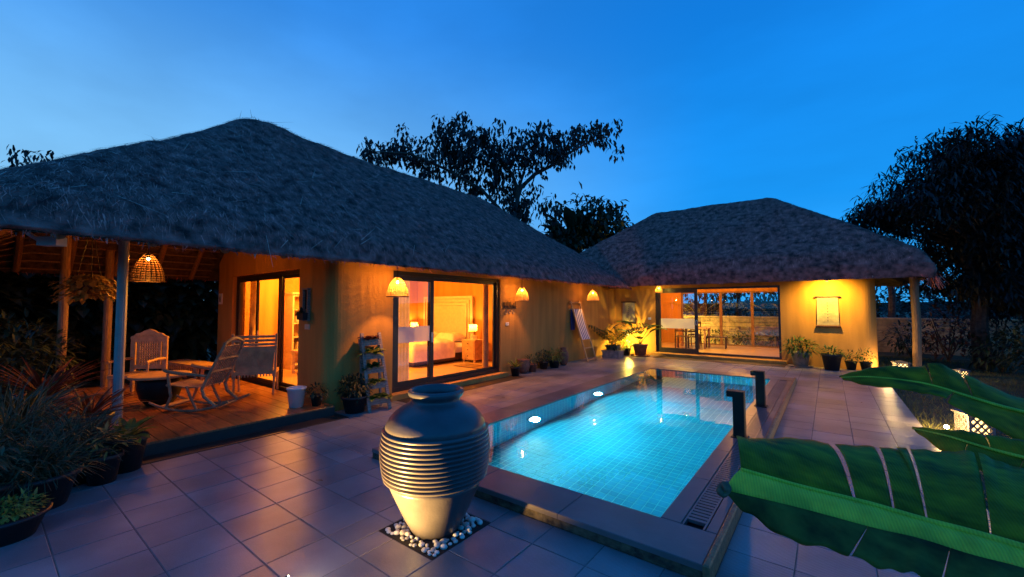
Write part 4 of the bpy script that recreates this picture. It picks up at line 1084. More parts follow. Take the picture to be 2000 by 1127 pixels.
for k in range(3): f.tube([(.012, -.12 + .14 * k + .04 * math.cos(a * .63), .03 + .045 * math.sin(a * .63)) for a in range(11)], .009, 4, False)
f.build('bottom_row', 'grey_pot', t)
def scroll(x, label, wd, h, zc, motif):
    t = thing('wall_scroll', label, 'scroll', (x, Y2 - .002, zc))
    # slightly waving cloth with thickness
    vs = []; n_ = 12
    for i in range(n_ + 1):
        u = i / n_; z = -h / 2 + h * u; yy = -.045 - .012 * math.sin(u * 5)
        for xx in (-wd / 2 * (1.06 - .06 * u), wd / 2 * (1.06 - .06 * u)): vs += [(xx, yy, z), (xx, yy + .008, z)]
    fs = []
    for i in range(n_):
        a = 4 * i; fs += [(a, a + 2, a + 6, a + 4), (a + 1, a + 5, a + 7, a + 3), (a, a + 4, a + 5, a + 1), (a + 2, a + 3, a + 7, a + 6)]
    c = MB().add(vs, fs).build('cloth', 'scroll_cloth', t)
    MB().tube([(-wd * .62, -.04, h / 2 + .012), (wd * .62, -.04, h / 2 + .012)], .022, 10).build('top_rod', 'maroon', t)
    MB().tube([(-wd * .6, -.045, -h / 2 - .02), (wd * .6, -.045, -h / 2 - .02)], .032, 10).build('bottom_rod_shadow', 'maroon', t)  # thick dark roll: the rod with its cast shadow painted in
    f = MB(); g_ = MB(); random.seed(motif)
    for k in range(7):
        z = h * .30 - k * h * .105; yy = -.062
        (g_ if k == 0 else f).prism([(-.02, z), (0, z - .016), (.02, z), (0, z + .014)], 'y', yy, yy + .004)
        for s in (-1, 1):
            for q in range(3):
                x0 = s * (.035 + q * .035); f.box(min(x0, x0 + s * .02), max(x0, x0 + s * .02), yy + .001, yy + .004, z - .003, z + .001)
        f.box(-wd * .36, wd * .36, yy + .002, yy + .004, z - h * .055, z - h * .055 + .002)
    f.build('printed_figures', 'ink', c); g_.build('printed_heart', 'ink_green', c)
scroll(-.03, 'cream chart scroll with a column of seven motifs spotlit on the ochre wall', .46, .78, 1.52, 3)
scroll(-5.72, 'cream scroll hanging on the corner wall behind the potted plants', .44, .72, 1.45, 4)
t = thing('switch_plate', 'white switch plate on the wall beside the pavilion door', 'switch', (-4.98, Y2 - .001, 1.2))
MB().cbox(-.05, .05, -.012, 0, 0, .08, .003).build('plate', 'white_plastic', t); MB().box(-.02, .02, -.016, -.0121, .02, .06).build('switch', 'white_plastic', t)
t = thing('flood_light', 'white flood light under the eave of the porch', 'flood light', (-5.9, .44, 2.28), R(40))
MB().cbox(-.09, .09, -.05, .05, -.04, .05, .01).build('housing', 'white_plastic', t); MB().bar((-.09, 0, .0), (-.22, 0, .08), .03, .03).build('bracket', 'white_plastic', t)
# ================================================================== PLANTS
random.seed(11)
def pot_prof(r, h): return [(r * .70, 0), (r * .95, h * .86), (r * 1.05, h * .87), (r * 1.06, h), (r * .94, h), (r * .9, h * .9), (.01, h * .9)]
def rosette(mb, c, n, L, w, up=.6, droop=1.0, spread=1.0, segs=4, fold=.15):
    for k in range(n):
        a = 2 * math.pi * k / n + random.uniform(-.3, .3); e = up * random.uniform(.5, 1.6)
        mb.leaf(c, (math.cos(a) * spread, math.sin(a) * spread, e), L * random.uniform(.65, 1.1), w * random.uniform(.8, 1.1), droop * random.uniform(.6, 1.3), fold, segs)
def bushy(mb, c, r, h, n, L, w, droop=.8, hol=.3):
    for k in range(n):
        while True:
            v = rv()
            if hol < v.length < 1: break
        p = Vector(c) + Vector((v.x * r, v.y * r, h * .5 + v.z * h * .5))
        d = Vector((v.x, v.y, v.z * .6 + .25)) + rv(.6)
        mb.leaf(p, d, L * random.uniform(.6, 1.2), w * random.uniform(.7, 1.2), droop, .12, 2)
def potted(name, label, x, y, r, h, pm_, style, lm, z=0, group=None, cat='potted plant', saucer=False, **k):
    t = thing(name, label, cat, (x, y, z), random.uniform(0, 6), group)
    p = MB().lathe(pot_prof(r, h), 28).build('pot', pm_, t, True)
    MB().lathe([(r * .9, h * .88), (r * .88, h * .905)], 20, closed=True).build('soil', 'soil', t)
    if saucer: MB().lathe([(r * 1.15, .0), (r * 1.3, .03), (r * 1.2, .03), (.01, .012)], 24).build('saucer', pm_, t)
    f = MB()
    if style == 'rosette': rosette(f, (0, 0, h * .9), k['n'], k['L'], k['w'], k.get('up', .6), k.get('droop', 1), segs=5)
    elif style == 'bush': bushy(f, (0, 0, h * .85), k['R'], k['H'], k['n'], k['L'], k['w'])
    elif style == 'grass':
        for q in range(k['n']):
            a = random.uniform(0, 6.28); s_ = random.uniform(.1, 1)
            f.blade((random.gauss(0, r * .3), random.gauss(0, r * .3), h * .88), (math.cos(a) * s_, math.sin(a) * s_, 1), k['L'] * random.uniform(.6, 1.2), k['w'], k.get('droop', 1.6), None, 5)
    elif style == 'palm':
        for q in range(k['n']):
            a = 2 * math.pi * q / k['n'] + random.uniform(-.3, .3); q0 = Vector((0, 0, h * .9)); d = Vector((math.cos(a) * .7, math.sin(a) * .7, 1)).normalized()
            L = k['L'] * random.uniform(.7, 1.1); st_ = 14
            for i in range(st_):
                q1 = q0 + d * L / st_; f.bar(q0, q1, .006, .006)
                if f.c is not None: pass
                sd = d.cross(Vector((0, 0, 1))).normalized()
                if i > 2:
                    for s in (-1, 1): f.leaf(q0, d * .7 + sd * s + Vector((0, 0, .1)), k['w'] * (1 - .5 * i / st_) * 1.2, k['w'] * .16, .7, .1, 2)
                d = (d + Vector((0, 0, -1)) * k.get('droop', 1.3) / st_).normalized(); q0 = q1
    if f.c is not None and len(f.c) < len(f.f): f.c = f.c + [.5] * (len(f.f) - len(f.c))
    f.build('foliage', lm, t)
    return t
# --- the crowd of pots at the left, by the porch
potted('potted_plant', 'broad-leaved green plant in a black pot at the porch corner', -5.72, 1.0, .17, .34, 'black_pot', 'rosette', 'green_light', n=14, L=.36, w=.09, up=1.0, droop=.9)
potted('potted_plant', 'fine grassy grey plant in a wide black pot beside the porch corner pot', -5.75, .62, .27, .30, 'black_pot', 'grass', 'green_grey', n=420, L=.55, w=.013)
potted('potted_plant', 'yellow-flecked croton in a small black pot among the grasses', -5.5, .80, .14, .26, 'black_pot', 'bush', 'gold_leaf', R=.2, H=.28, n=90, L=.12, w=.03)
potted('potted_plant', 'shaggy grey-green grass in a black tub by the paving edge', -5.25, .37, .26, .28, 'black_pot', 'grass', 'green_grey', n=480, L=.5, w=.013)
potted('potted_plant', 'low moss-green mound in a round black bowl on the paving', -4.72, .19, .22, .17, 'black_pot', 'bush', 'green_light', R=.2, H=.12, n=420, L=.06, w=.018)
potted('potted_plant', 'pale fern in a black tub behind the mossy bowl', -5.2, .08, .24, .3, 'black_pot', 'bush', 'green_grey', R=.3, H=.4, n=240, L=.16, w=.03)
potted('potted_plant', 'wispy fern standing behind the shaggy grass tub', -6.1, .25, .25, .35, 'black_pot', 'grass', 'green_grey', n=380, L=.75, w=.014, droop=1.3)
potted('potted_plant', 'spiky reddish dracaena in a black pot by the grey porch post', -6.9, .88, .2, .4, 'black_pot', 'rosette', 'red_leaf', n=46, L=.62, w=.035, up=.9, droop=.6)
potted('potted_plant', 'tall spiky reddish dracaena in a clay pot near the wooden porch post', -8.0, .60, .25, .55, 'terracotta', 'rosette', 'red_leaf', n=60, L=.85, w=.04, up=.9, droop=.6)
potted('potted_plant', 'dark spiky agave behind the wispy fern', -6.9, .30, .25, .4, 'black_pot', 'rosette', 'green_grey', n=46, L=.75, w=.06, up=1.0, droop=.5)
potted('potted_plant', 'dark leafy shrub in a tub outside the porch end', -9.0, .45, .3, .5, 'black_pot', 'bush', 'green_dark', R=.55, H=.95, n=420, L=.2, w=.06)
potted('potted_plant', 'dark shrub with tangled stems beside the wooden porch post', -10.3, .35, .3, .5, 'black_pot', 'bush', 'green_dark', R=.65, H=1.1, n=420, L=.2, w=.06)
hp = thing('hanging_plant', 'trailing plant in a hanging basket under the porch eave', 'hanging plant', (-8.5, 1.02, 1.98))
MB().lathe([(.05, -.14), (.14, -.06), (.17, .03), (.16, .03), (.02, -.02)], 20).build('basket', 'dark_wood', hp)
for k in range(3): MB().tube([(.16 * math.cos(k * 2.1), .16 * math.sin(k * 2.1), .02), (0, 0, .9)], .004, 4).build('chain', 'black_gloss', hp)
f = MB(); 
for k in range(330):
    a = random.uniform(0, 6.28); rr = random.uniform(.05, .42)
    f.leaf((rr * math.cos(a), rr * math.sin(a) * .8, random.uniform(-.12, .18) - rr * .25), (math.cos(a), math.sin(a), random.uniform(-.4, .6)), random.uniform(.07, .14), random.uniform(.05, .09), .9, .1, 2)
f.build('foliage', 'gold_leaf', hp)
# --- by the house corner
t = thing('bucket', 'pale blue-white plastic bucket by the porch door wall', 'bucket', (-6.42, 3.02, .1505))
MB().lathe([(.095, 0), (.13, .27), (.138, .272), (.138, .29), (.125, .29), (.09, .02), (.01, .02)], 24).build('body', 'white_plastic', t, True)
MB().tube([(.135 * math.cos(a), .135 * math.sin(a), .27 - .1 * math.sin(a) ** 2) for a in [math.pi * k / 10 for k in range(11)]], .004, 5).build('handle', 'steel', t)
potted('potted_plant', 'dark bushy plant in a black pot against the rounded house corner', -5.98, 3.72, .2, .26, 'black_pot', 'bush', 'green_dark', R=.24, H=.34, n=330, L=.11, w=.035)
potted('potted_plant', 'small dark plant in the shadow behind the white bucket', -6.28, 3.26, .09, .16, 'black_pot', 'bush', 'green_dark', R=.14, H=.2, n=90, L=.1, w=.03, z=.1505)
lp = thing('ladder_planter', 'weathered wooden ladder planter with five plant boxes leaning on the house corner', 'ladder planter', (-5.80, 4.02, 0), R(-6))
# local: leans back towards -x; width along y
for s in (-1, 1):
    MB().bar((.06, s * .175, 0), (-.28, s * .155, 1.22), .03, .05).build('front_rail', 'weathered_wood', lp)
    MB().bar((-.22, s * .172, 0), (-.30, s * .152, 1.18), .025, .04).build('rear_rail', 'weathered_wood', lp)
for k, (z, lm) in enumerate(((.10, 'green_light'), (.34, 'green_light'), (.58, 'green'), (.80, 'green_light'), (1.02, 'purple_leaf'))):
    x = .06 - .34 * z / 1.22; b = MB()
    b.box(x - .005, x + .012, -.150, .150, z, z + .10); b.box(x - .18, x - .165, -.148, .148, z, z + .10); b.box(x - .1649, x - .0051, -.149, .149, z, z + .012)
    b.box(x - .1649, x - .0051, -.149, -.14, z + .0121, z + .1); b.box(x - .1649, x - .0051, .14, .149, z + .0121, z + .1)
    bx_ = b.build('plant_box', 'weathered_wood', lp)
    MB().box(x - .1649, x - .0055, -.139, .139, z + .0121, z + .07).build('soil', 'soil', bx_)
    f = MB()
    for q in range(2 if k else 3): rosette(f, (x - .05, -.09 + q * .12, z + .08), 14, .17 if k != 3 else .24, .10, .9, .9, 1, 3)
    f.build('foliage', lm, bx_)
# --- along the long wall
potted('potted_plant', 'spiky yellow-green plant in a small black pot beside the bedroom door', -6.0, 7.95, .12, .22, 'black_pot', 'rosette', 'green_light', n=18, L=.32, w=.035, up=1.1, droop=.5)
potted('potted_plant', 'small plant in a clay pot stand next to the spiky pot', -6.05, 8.75, .12, .2, 'terracotta', 'bush', 'green_grey', R=.18, H=.25, n=80, L=.14, w=.03)
t = thing('clay_bowl', 'reddish clay bowl planter behind the small plants on the wall', 'bowl', (-6.10, 8.42, 0))
MB().lathe([(.08, 0), (.15, .1), (.17, .22), (.15, .32), (.16, .34), (.13, .33), (.1, .2), (.01, .1)], 24).build('body', 'terracotta', t, True)
MB().lathe([(.12, .3), (.1, .335), (.02, .345)], 16, closed=True).build('lid', 'terracotta', t)
potted('potted_plant', 'variegated bushy plant in a black pot against the long wall', -5.98, 9.7, .16, .2, 'black_pot', 'bush', 'green_light', R=.27, H=.34, n=240, L=.12, w=.03)
potted('potted_plant', 'dark leafy plant tucked beside the variegated bush', -6.08, 9.32, .13, .2, 'black_pot', 'bush', 'green_dark', R=.2, H=.3, n=140, L=.11, w=.03)
t = thing('clay_urn', 'brown clay urn standing on the paving beside the variegated bush', 'urn', (-6.05, 10.3, 0))
MB().lathe([(.08, 0), (.13, .1), (.16, .24), (.14, .36), (.085, .43), (.08, .46), (.10, .49), (.07, .48), (.05, .4), (.01, .3)], 28).build('body', 'terracotta', t, True)
MB().tube([(.15 * math.cos(k * .2618), .15 * math.sin(k * .2618), .32) for k in range(25)], .007, 5, False).build('band', 'terracotta', t)
# striped deck chair folded and leaning on the wall
dc = thing('deck_chair', 'folded wooden deck chair with blue and white striped canvas leaning on the wall', 'deck chair', (-5.80, 11.5, 0))
for s in (-1, 1):
    MB().bar((.04, .02 + s * .28, 0), (-.40, -.24 + s * .27, 1.84), .03, .05).build('side_rail', 'carved_wood', dc)
for tt in (.03, .97): 
    a, b_ = Vector((.04, .02, 0)), Vector((-.40, -.24, 1.84)); p = a.lerp(b_, tt)
    MB().bar((p.x + .0, p.y - .33, p.z), (p.x, p.y + .33, p.z), .035, .035).build('cross_bar', 'carved_wood', dc)
p = a.lerp(b_, .22); MB().bar((p.x, p.y - .27, p.z), (p.x, p.y + .27, p.z), .03, .03).build('cross_bar', 'carved_wood', dc)
for k in range(9):
    y0 = -.23 + k * .052
    st_ = MB(); n_ = 10
    vs = []
    for i in range(n_ + 1):
        u = i / n_; p = a.lerp(b_, .36 + .5 * u); sag = -.05 * math.sin(u * math.pi)
        vs += [(p.x + .02 + sag * .6, p.y + y0, p.z), (p.x + .02 + sag * .6, p.y + y0 + .05, p.z), (p.x + .012 + sag * .6, p.y + y0 + .05, p.z), (p.x + .012 + sag * .6, p.y + y0, p.z)]
    fs = []
    for i in range(n_):
        for q in range(4): fs.append((4 * i + q, 4 * i + (q + 1) % 4, 4 * i + 4 + (q + 1) % 4, 4 * i + 4 + q))
    st_.add(vs, fs).build('canvas_stripe', ('stripe_white', 'stripe_blue')[k % 2], dc)
t = thing('wall_niche_towel', 'dark towel hanging on the wall behind the striped deck chair', 'towel', (XW + .002, 11.15, .95))
curtain_mesh(MB(), (.04, -.13, 0), (.04, .13, 0), 0, .62, 3, .012).build('cloth', 'stripe_blue', t, True)
MB().tube([(.0, -.16, .63), (.0, .16, .63)], .012, 6).build('rail', 'steel', t)
# --- corner plants
potted('potted_plant', 'tall dark palm in a square planter in the house corner', -5.78, 13.1, .24, .36, 'grey_pot', 'palm', 'green_dark', n=24, L=1.55, w=.32, droop=1.2)
pb_ = thing('planter_box', 'low pale stone planter box at the foot of the dark palm', 'planter', (-5.62, 12.72, 0))
f = MB(); f.box(-.28, .28, -.2, .2, 0, .2); f.box(-.3, .3, -.22, .22, .2001, .24); f.build('box', 'grey_pot', pb_)
f = MB(); bushy(f, (0, 0, .22), .24, .3, 110, .14, .04); f.build('foliage', 'green_dark', pb_)
potted('potted_plant', 'feathery yellow-lit palm rising in front of the corner scroll', -5.95, 13.95, .14, .3, 'terracotta', 'palm', 'green_light', n=12, L=1.35, w=.22, droop=1.0)
potted('potted_plant', 'low bright variegated plant in a black pot on the corner paving', -5.52, 13.62, .15, .24, 'black_pot', 'bush', 'green_light', R=.25, H=.3, n=150, L=.17, w=.05)
bl = thing('elephant_ear_plant', 'big-leaved elephant ear plant in a brown pot by the pavilion door', 'potted plant', (-5.08, 13.72, 0), .4)
MB().lathe(pot_prof(.24, .40), 28).build('pot', 'terracotta', bl, True)
MB().lathe([(.3, 0), (.33, .03), (.01, .03)], 28).build('saucer', 'terracotta', bl)
MB().lathe([(.2, .33), (.2, .365)], 20, closed=True).build('soil', 'soil', bl)
random.seed(31)
for k, (a, e, L) in enumerate(((.5, 1.6, .62), (2.6, 2.0, .75), (-.5, 1.0, .6), (3.5, 1.1, .5), (1.5, 1.5, .45), (-1.6, .7, .35), (4.4, .8, .35))):
    d = Vector((math.cos(a), math.sin(a), e * 1.7)).normalized(); p = Vector((0, 0, .36)); pts = [p]
    for i in range(5): p = p + d * L / 5; pts.append(p.copy()); d = (d + Vector((math.cos(a), math.sin(a), -.1)) * .10).normalized()
    lf = MB().leaf(p - d * .03, (math.cos(a), math.sin(a), .75), .62 if L > .45 else .4, .36 if L > .45 else .24, .9, .12, 7).build('leaf', 'green', bl, True)
    MB().tube(pts, .012, 6).build('stem', 'green_light', lf)
# --- pots along the pavilion wall
potted('potted_plant', 'arching fern in a carved grey stone pot with saucer by the pavilion wall', -.66, 13.92, .23, .40, 'grey_pot', 'bush', 'green', R=.4, H=.42, n=260, L=.2, w=.045, saucer=True)
potted('potted_plant', 'low plant in a large black bucket pot by the pavilion wall', .02, 13.66, .22, .42, 'black_pot', 'bush', 'green', R=.24, H=.2, n=130, L=.15, w=.04)
potted('potted_plant', 'small plant in a black pot next to the big black bucket pot', .42, 14.05, .13, .22, 'black_pot', 'bush', 'green_dark', R=.18, H=.28, n=90, L=.14, w=.03)
potted('potted_plant', 'small upright plant in a black pot at the rounded wall end', .72, 14.08, .13, .22, 'black_pot', 'bush', 'green', R=.18, H=.34, n=100, L=.14, w=.03)

# ================================================================== BANANA PLANT (foreground)
ban = thing('banana_plant', 'banana plant with wide torn leaves reaching over the paving', 'banana plant', (1.35, 2.35, -.05))
BO = Vector((1.35, 2.35, -.05))
MB().tube([(0, 0, 0), (-.02, .02, .5), (-.05, .02, 1.0), (-.08, .03, 1.35)], [.12, .11, .085, .05], 14).build('pseudostem', 'banana_rib_lit', ban)
def catmull(P, n):
    P = [Vector(p) for p in P]; out_ = []
    for i in range(n + 1):
        t = i / n * (len(P) - 1); k = min(int(t), len(P) - 2); u = t - k
        a, b, c, d = P[max(k - 1, 0)], P[k], P[k + 1], P[min(k + 2, len(P) - 1)]
        out_.append(.5 * ((2 * b) + (c - a) * u + (2 * a - 5 * b + 4 * c - d) * u * u + (3 * b - a - 3 * c + d) * u ** 3))
    return out_
def loft(mb, A, B, n, m_, bulge, splits=(), shift=0, tear=.006, wav=.004):
    # surface between two rails, arched, cut by slanting tears
    A = catmull(A, n); B = catmull(B, n)
    cuts = [0] + [int(s * n) for s in splits] + [n]
    for ci, (a, b) in enumerate(zip(cuts, cuts[1:])):
        vs = []
        dr = Vector((0, 0, -1)) * random.uniform(0, .02)
        for i in range(a, b + 1):
            for j in range(m_ + 1):
                v = j / m_; sh_i = (i - shift * v * n / 20.0)
                gap = 0
                if i == b and b != n: gap = -tear * n * (.25 + v * 1.3) * 1.0
                if i == a and a != 0: gap = tear * n * .25 * v
                f_ = max(0, min(n, i + gap - shift * v * n * .06))
                k = min(int(f_), n - 1); u = f_ - k
                pa = A[k].lerp(A[k + 1], u); pb_ = B[k].lerp(B[k + 1], u)
                p = pa.lerp(pb_, v) + Vector((0, 0, 1)) * bulge * math.sin(math.pi * v) + dr * v
                p += Vector((0, 0, 1)) * wav * (math.sin(i * .31) + .6 * math.sin(i * .83 + 1)) * v
                vs.append(p - BO)
        r = b - a
        mb.add(vs, [(q * (m_ + 1) + j, q * (m_ + 1) + j + 1, (q + 1) * (m_ + 1) + j + 1, (q + 1) * (m_ + 1) + j) for q in range(r) for j in range(m_)])
    return mb
def solid(o, th=.0015):
    md = o.modifiers.new('thickness', 'SOLIDIFY'); md.thickness = th; md.offset = 0
lf = loft(MB(), L1_MID, L1_UP, 120, 10, .03, (.30, .415, .52, .74), 1.0, .028).build('leaf', 'banana', ban, True); solid(lf)
o = loft(MB(), L1_MID, L1_FOLD, 90, 5, .012).build('leaf_half', 'banana_rib_lit', lf, True); solid(o)  # up-facing fold of the blade, its light painted as a paler colour
o = loft(MB(), L1_FOLD, L1_LOW, 90, 6, .0, (.33, .6), .6, .004, .008).build('leaf_half', 'banana_shaded', lf, True); solid(o)  # drooping lower half, its shade painted as a darker leaf colour
MB().tube([p - BO for p in catmull(L1_MID, 24)], [.006 + .008 * i / 24 for i in range(25)], 8).build('midrib', 'banana_rib_lit', lf, True)
MB().tube([Vector(L1_FOLD[0]) - BO + Vector((.0 + .012 * math.cos(k * .5), .008 * k / 12, .018 * math.sin(k * .5))) for k in range(14)], [.012 + .004 * math.sin(k) for k in range(14)], 8).build('dry_tip', 'dry_leaf', lf, True)
lf = loft(MB(), L2_MID, L2_UP, 80, 7, .012, (.48, .7), .6, .012).build('leaf', 'banana', ban, True); solid(lf)
o = loft(MB(), L2_MID, L2_LOW, 80, 6, .006, (.6,), .6, .006).build('leaf_half', 'banana', lf, True); solid(o)
MB().tube([p - BO for p in catmull(L2_MID, 24)], [.004 + .008 * i / 24 for i in range(25)], 8).build('midrib', 'banana_rib_lit', lf, True)
lf = loft(MB(), L3_MID, L3_UP, 60, 6, .01, (.55,), .6, .008).build('leaf', 'banana', ban, True); solid(lf)
o = loft(MB(), L3_MID, L3_LOW, 60, 6, .006, (.4, .75), .6, .006).build('leaf_half', 'banana', lf, True); solid(o)
MB().tube([p - BO for p in catmull(L3_MID, 20)], [.004 + .007 * i / 20 for i in range(21)], 8).build('midrib', 'banana_rib_lit', lf, True)
for P in (L1_MID, L2_MID, L3_MID):
    e_ = Vector(P[-1]) - BO; top = Vector((-.08, .03, 1.25))
    MB().tube(catmull([e_, e_.lerp(top, .4) + Vector((0, 0, .06)), top], 10), [.013 + .02 * i / 10 for i in range(11)], 8).build('petiole', 'banana_rib_lit', ban, True)

# ================================================================== TREES
random.seed(41)
def cluster(mb, c, r, n, L, w, droop=1.2, down=.6):
    for k in range(n):
        p = Vector(c) + rv(r); d = rv() + Vector((0, 0, -down))
        mb.leaf(p, d, L * random.uniform(.6, 1.2), w * random.uniform(.7, 1.1), droop, .1, 2)
tr = thing('broadleaf_tree', 'leggy tree with drooping leaf clusters rising behind the long thatched roof', 'tree', (-12.3, 16.3, -.06))
TO = Vector((-12.3, 16.3, -.06))
tk = MB()
tk.tube([(0, 0, 0), (.05, 0, 2.5), Vector(T1B[0]) - TO], [.24, .2, .17], 10)
for P, r in ((T1B, .13), (T1C, .10), (T1D, .08), (T1E, .10)):
    tk.tube([Vector(p) - TO for p in P], [r * (1 - .75 * i / (len(P) - 1)) for i in range(len(P))], 8)
nodes = [Vector(p) for P in (T1B, T1C, T1D, T1E) for p in P]
cw = MB()
for c in T1:
    cv = Vector(c); nb_ = min(nodes, key=lambda q: (q - cv).length)
    md_ = nb_.lerp(cv, .5) + Vector((random.uniform(-.2, .2), random.uniform(-.2, .2), -.15))
    tk.tube([nb_ - TO, md_ - TO, cv - TO], [.035, .025, .012], 6)
    cluster(cw, cv - TO, .46, 56, .32, .15, .8, .9)
    for q in range(3):
        c2 = cv + rv(.75); cluster(cw, c2 - TO, .28, 20, .30, .14, .8, .9); tk.tube([cv - TO, c2 - TO], [.012, .006], 5)
tk.build('trunk', 'bark', tr); cw.build('crown', 'tree_leaf', tr)
# fill of the crown behind the ridge
tf_ = thing('leafy_tree', 'dense dark tree crown just showing above the ridge of the long roof', 'tree', (-14.2, 14.5, -.06))
MB().tube([(0, 0, 0), (.1, .1, 3), (.2, 0, 6)], [.2, .16, .08], 8).build('trunk', 'bark', tf_)
f = MB()
for k in range(60): cluster(f, (random.gauss(.4, 1.7), random.gauss(.3, 1.2), random.uniform(4.5, 7.3)), .5, 24, .3, .12, .8, .8)
f.build('crown', 'tree_leaf', tf_)
tp = thing('travellers_palm', 'fan-leaved palm clump standing in the gap between the two thatched roofs', 'palm tree', (-10.6, 19.4, -.06))
MB().tube([(0, 0, 0), (0, 0, 2.2), (0, 0, 5.1)], [.25, .2, .16], 10).build('trunk', 'bark', tp)
U = Vector((.794, .608, 0)); random.seed(8)
for k in range(24):
    a = -1.35 + 2.7 * k / 23 + random.uniform(-.05, .05); d = (U * math.sin(a) + Vector((0, 0, 1)) * math.cos(a) + Vector((-.6, .8, 0)) * random.uniform(-.25, .25)).normalized()
    b0 = Vector((0, 0, 4.9)); L0 = random.uniform(.3, 1.1)
    lf = MB().leaf(b0 + d * L0, d, random.uniform(1.2, 1.8), .95, .45, .12, 9).build('leaf', 'green_dark', tp, True)
    MB().tube([b0, b0 + d * L0], [.05, .025], 6).build('petiole', 'green_dark', lf)
tp2 = thing('understory_palm', 'dark feathery palm thicket below the fan-leaved palm', 'palm tree', (-9.9, 20.5, -.06))
MB().tube([(0, 0, 0), (0, .1, 3.2)], [.2, .14], 8).build('trunk', 'bark', tp2)
f = MB()
for k in range(130):
    x = random.uniform(-2.0, 1.5); top = 3.2 + 4.2 * math.sqrt(max(0, 1 - ((x + .25) / 2.0) ** 2))
    cluster(f, (x * .794 + random.gauss(0, .5), x * .608 - .6 + random.gauss(0, .7), random.uniform(2.8, top)), .42, 30, .42, .2, 1.0, .3)
f.build('crown', 'green_dark', tp2)
# right-hand tree
t2 = thing('mango_tree', 'large dark tree with drooping narrow leaves beside the pavilion', 'tree', (3.3, 16.8, -.06))
TO = Vector((3.3, 16.8, -.06)); tk = MB()
tk.tube([Vector(p) - TO + (Vector((0, 0, .32)) if i == 0 else Vector()) for i, p in enumerate(trunk2)], [.2, .17, .14, .10, .06], 10)
tk.tube([Vector(p) - TO for p in trunk2b], [.11, .09, .06, .03], 8)
f = MB(); random.seed(19)
for (x, y, z, rx, rz) in T2:
    nC = int(105 * rx * rz) + 14
    for k in range(nC):
        while True:
            v = rv()
            if .35 < v.length < 1: break
        depth = random.uniform(-1.2, 1.2)
        c = Vector((x, y, z - .28)) + U * (v.x * rx * .86 + .22) + Vector((0, 0, v.z * rz * .86)) + Vector((-.6, .8, 0)) * depth
        q = c - TO
        for i in range(30):
            d = Vector((random.gauss(0, .8), random.gauss(0, .8), random.uniform(-.9, .35)))
            f.leaf(q + rv(.22), d, random.uniform(.13, .32), random.uniform(.035, .065), .8, .1, 2)
        if k % 6 == 0: tk.tube([q, q.lerp(Vector((.3, -.2, 3.0)), .35) + rv(.1), q.lerp(Vector((.3, -.2, 3.0)), .7)], [.008, .02, .035], 5)
tk.build('trunk', 'bark', t2); f.build('crown', 'tree_leaf', t2)
# small palm behind the pavilion roof
t3 = thing('small_palm', 'dark palm with fronds showing behind the thatch slope next to the big tree', 'palm tree', (1.85, 21.5, -.06))
MB().tube([(0, 0, 0), (.1, 0, 2), (.0, 0, 4.2)], [.14, .11, .09], 8).build('trunk', 'bark', t3)
for k in range(12):
    a = k * .5236 + random.uniform(-.2, .2); d = Vector((math.cos(a), math.sin(a), .9)).normalized(); p = Vector((0, 0, 4.2)); f = MB()
    for i in range(12):
        p1 = p + d * .15; sd = d.cross(Vector((0, 0, 1))).normalized()
        for s in (-1, 1): f.leaf(p, d * .8 + sd * s, .45, .05, .6, .1, 2)
        d = (d + Vector((0, 0, -.13))).normalized(); p = p1
    f.build('frond', 'green_dark', t3)
# shrubs on the right, behind the lawn
random.seed(51)
labs = ['dark shrub growing against the block wall right of the corner post', 'rust-leaved dark shrub between the corner post and the big tree', 'dark shrub at the foot of the big tree trunk', 'wide dark shrub on the lawn right of the big tree', 'tall dark shrub beyond the lawn lantern', 'dense dark bush behind the big tree trunk']
for lab, (x, y, r, h, lm) in zip(labs, ((2.15, 19.2, .7, 1.1, 'green_dark'), (2.9, 18.4, .8, 1.7, 'red_leaf'), (3.5, 16.2, .7, 1.0, 'green_dark'), (4.3, 15.6, 1.0, 1.5, 'green_dark'), (3.6, 13.2, .8, 1.3, 'green_dark'), (3.9, 18.6, 1.2, 2.1, 'green_dark'))):
    t = thing('shrub', lab, 'shrub', (x, y, -.06))
    f = MB(); bushy(f, (0, 0, .1), r, h, int(520 * r), .22, .07); f.build('foliage', lm, t)
    f = MB()
    for q in range(5): a = q * 1.25; f.tube([(0, 0, 0), (.3 * r * math.cos(a), .3 * r * math.sin(a), h * .4), (.55 * r * math.cos(a), .55 * r * math.sin(a), h * .8)], [.025, .018, .008], 5)
    f.build('stem', 'bark', t)
# palms and plants of the rear garden, seen through the pavilion
for (x, y, lab, L) in ((-4.6, 19.6, 'golden-lit palm behind the pavilion glass above the dining table', 2.1), (-1.7, 19.6, 'golden-lit palm behind the pavilion glass at the open door side', 2.0)):
    t = thing('garden_palm', lab, 'palm tree', (x, y, -.06)); f0 = MB().tube([(0, 0, 0), (0, 0, .5)], [.1, .07], 8).build('trunk', 'bark', t)
    for k in range(13):
        a = k * .483 + random.uniform(-.2, .2); d = Vector((math.cos(a) * .55, math.sin(a) * .55, 1)).normalized(); p = Vector((0, 0, .5)); f = MB()
        for i in range(14):
            p1 = p + d * L / 12; sd = d.cross(Vector((0, 0, 1))).normalized()
            if i > 2:
                for s in (-1, 1): f.leaf(p, d * .7 + sd * s + Vector((0, 0, .1)), .42, .045, .7, .1, 2)
            d = (d + Vector((0, 0, -.09))).normalized(); p = p1
        f.build('frond', 'green_light', t)
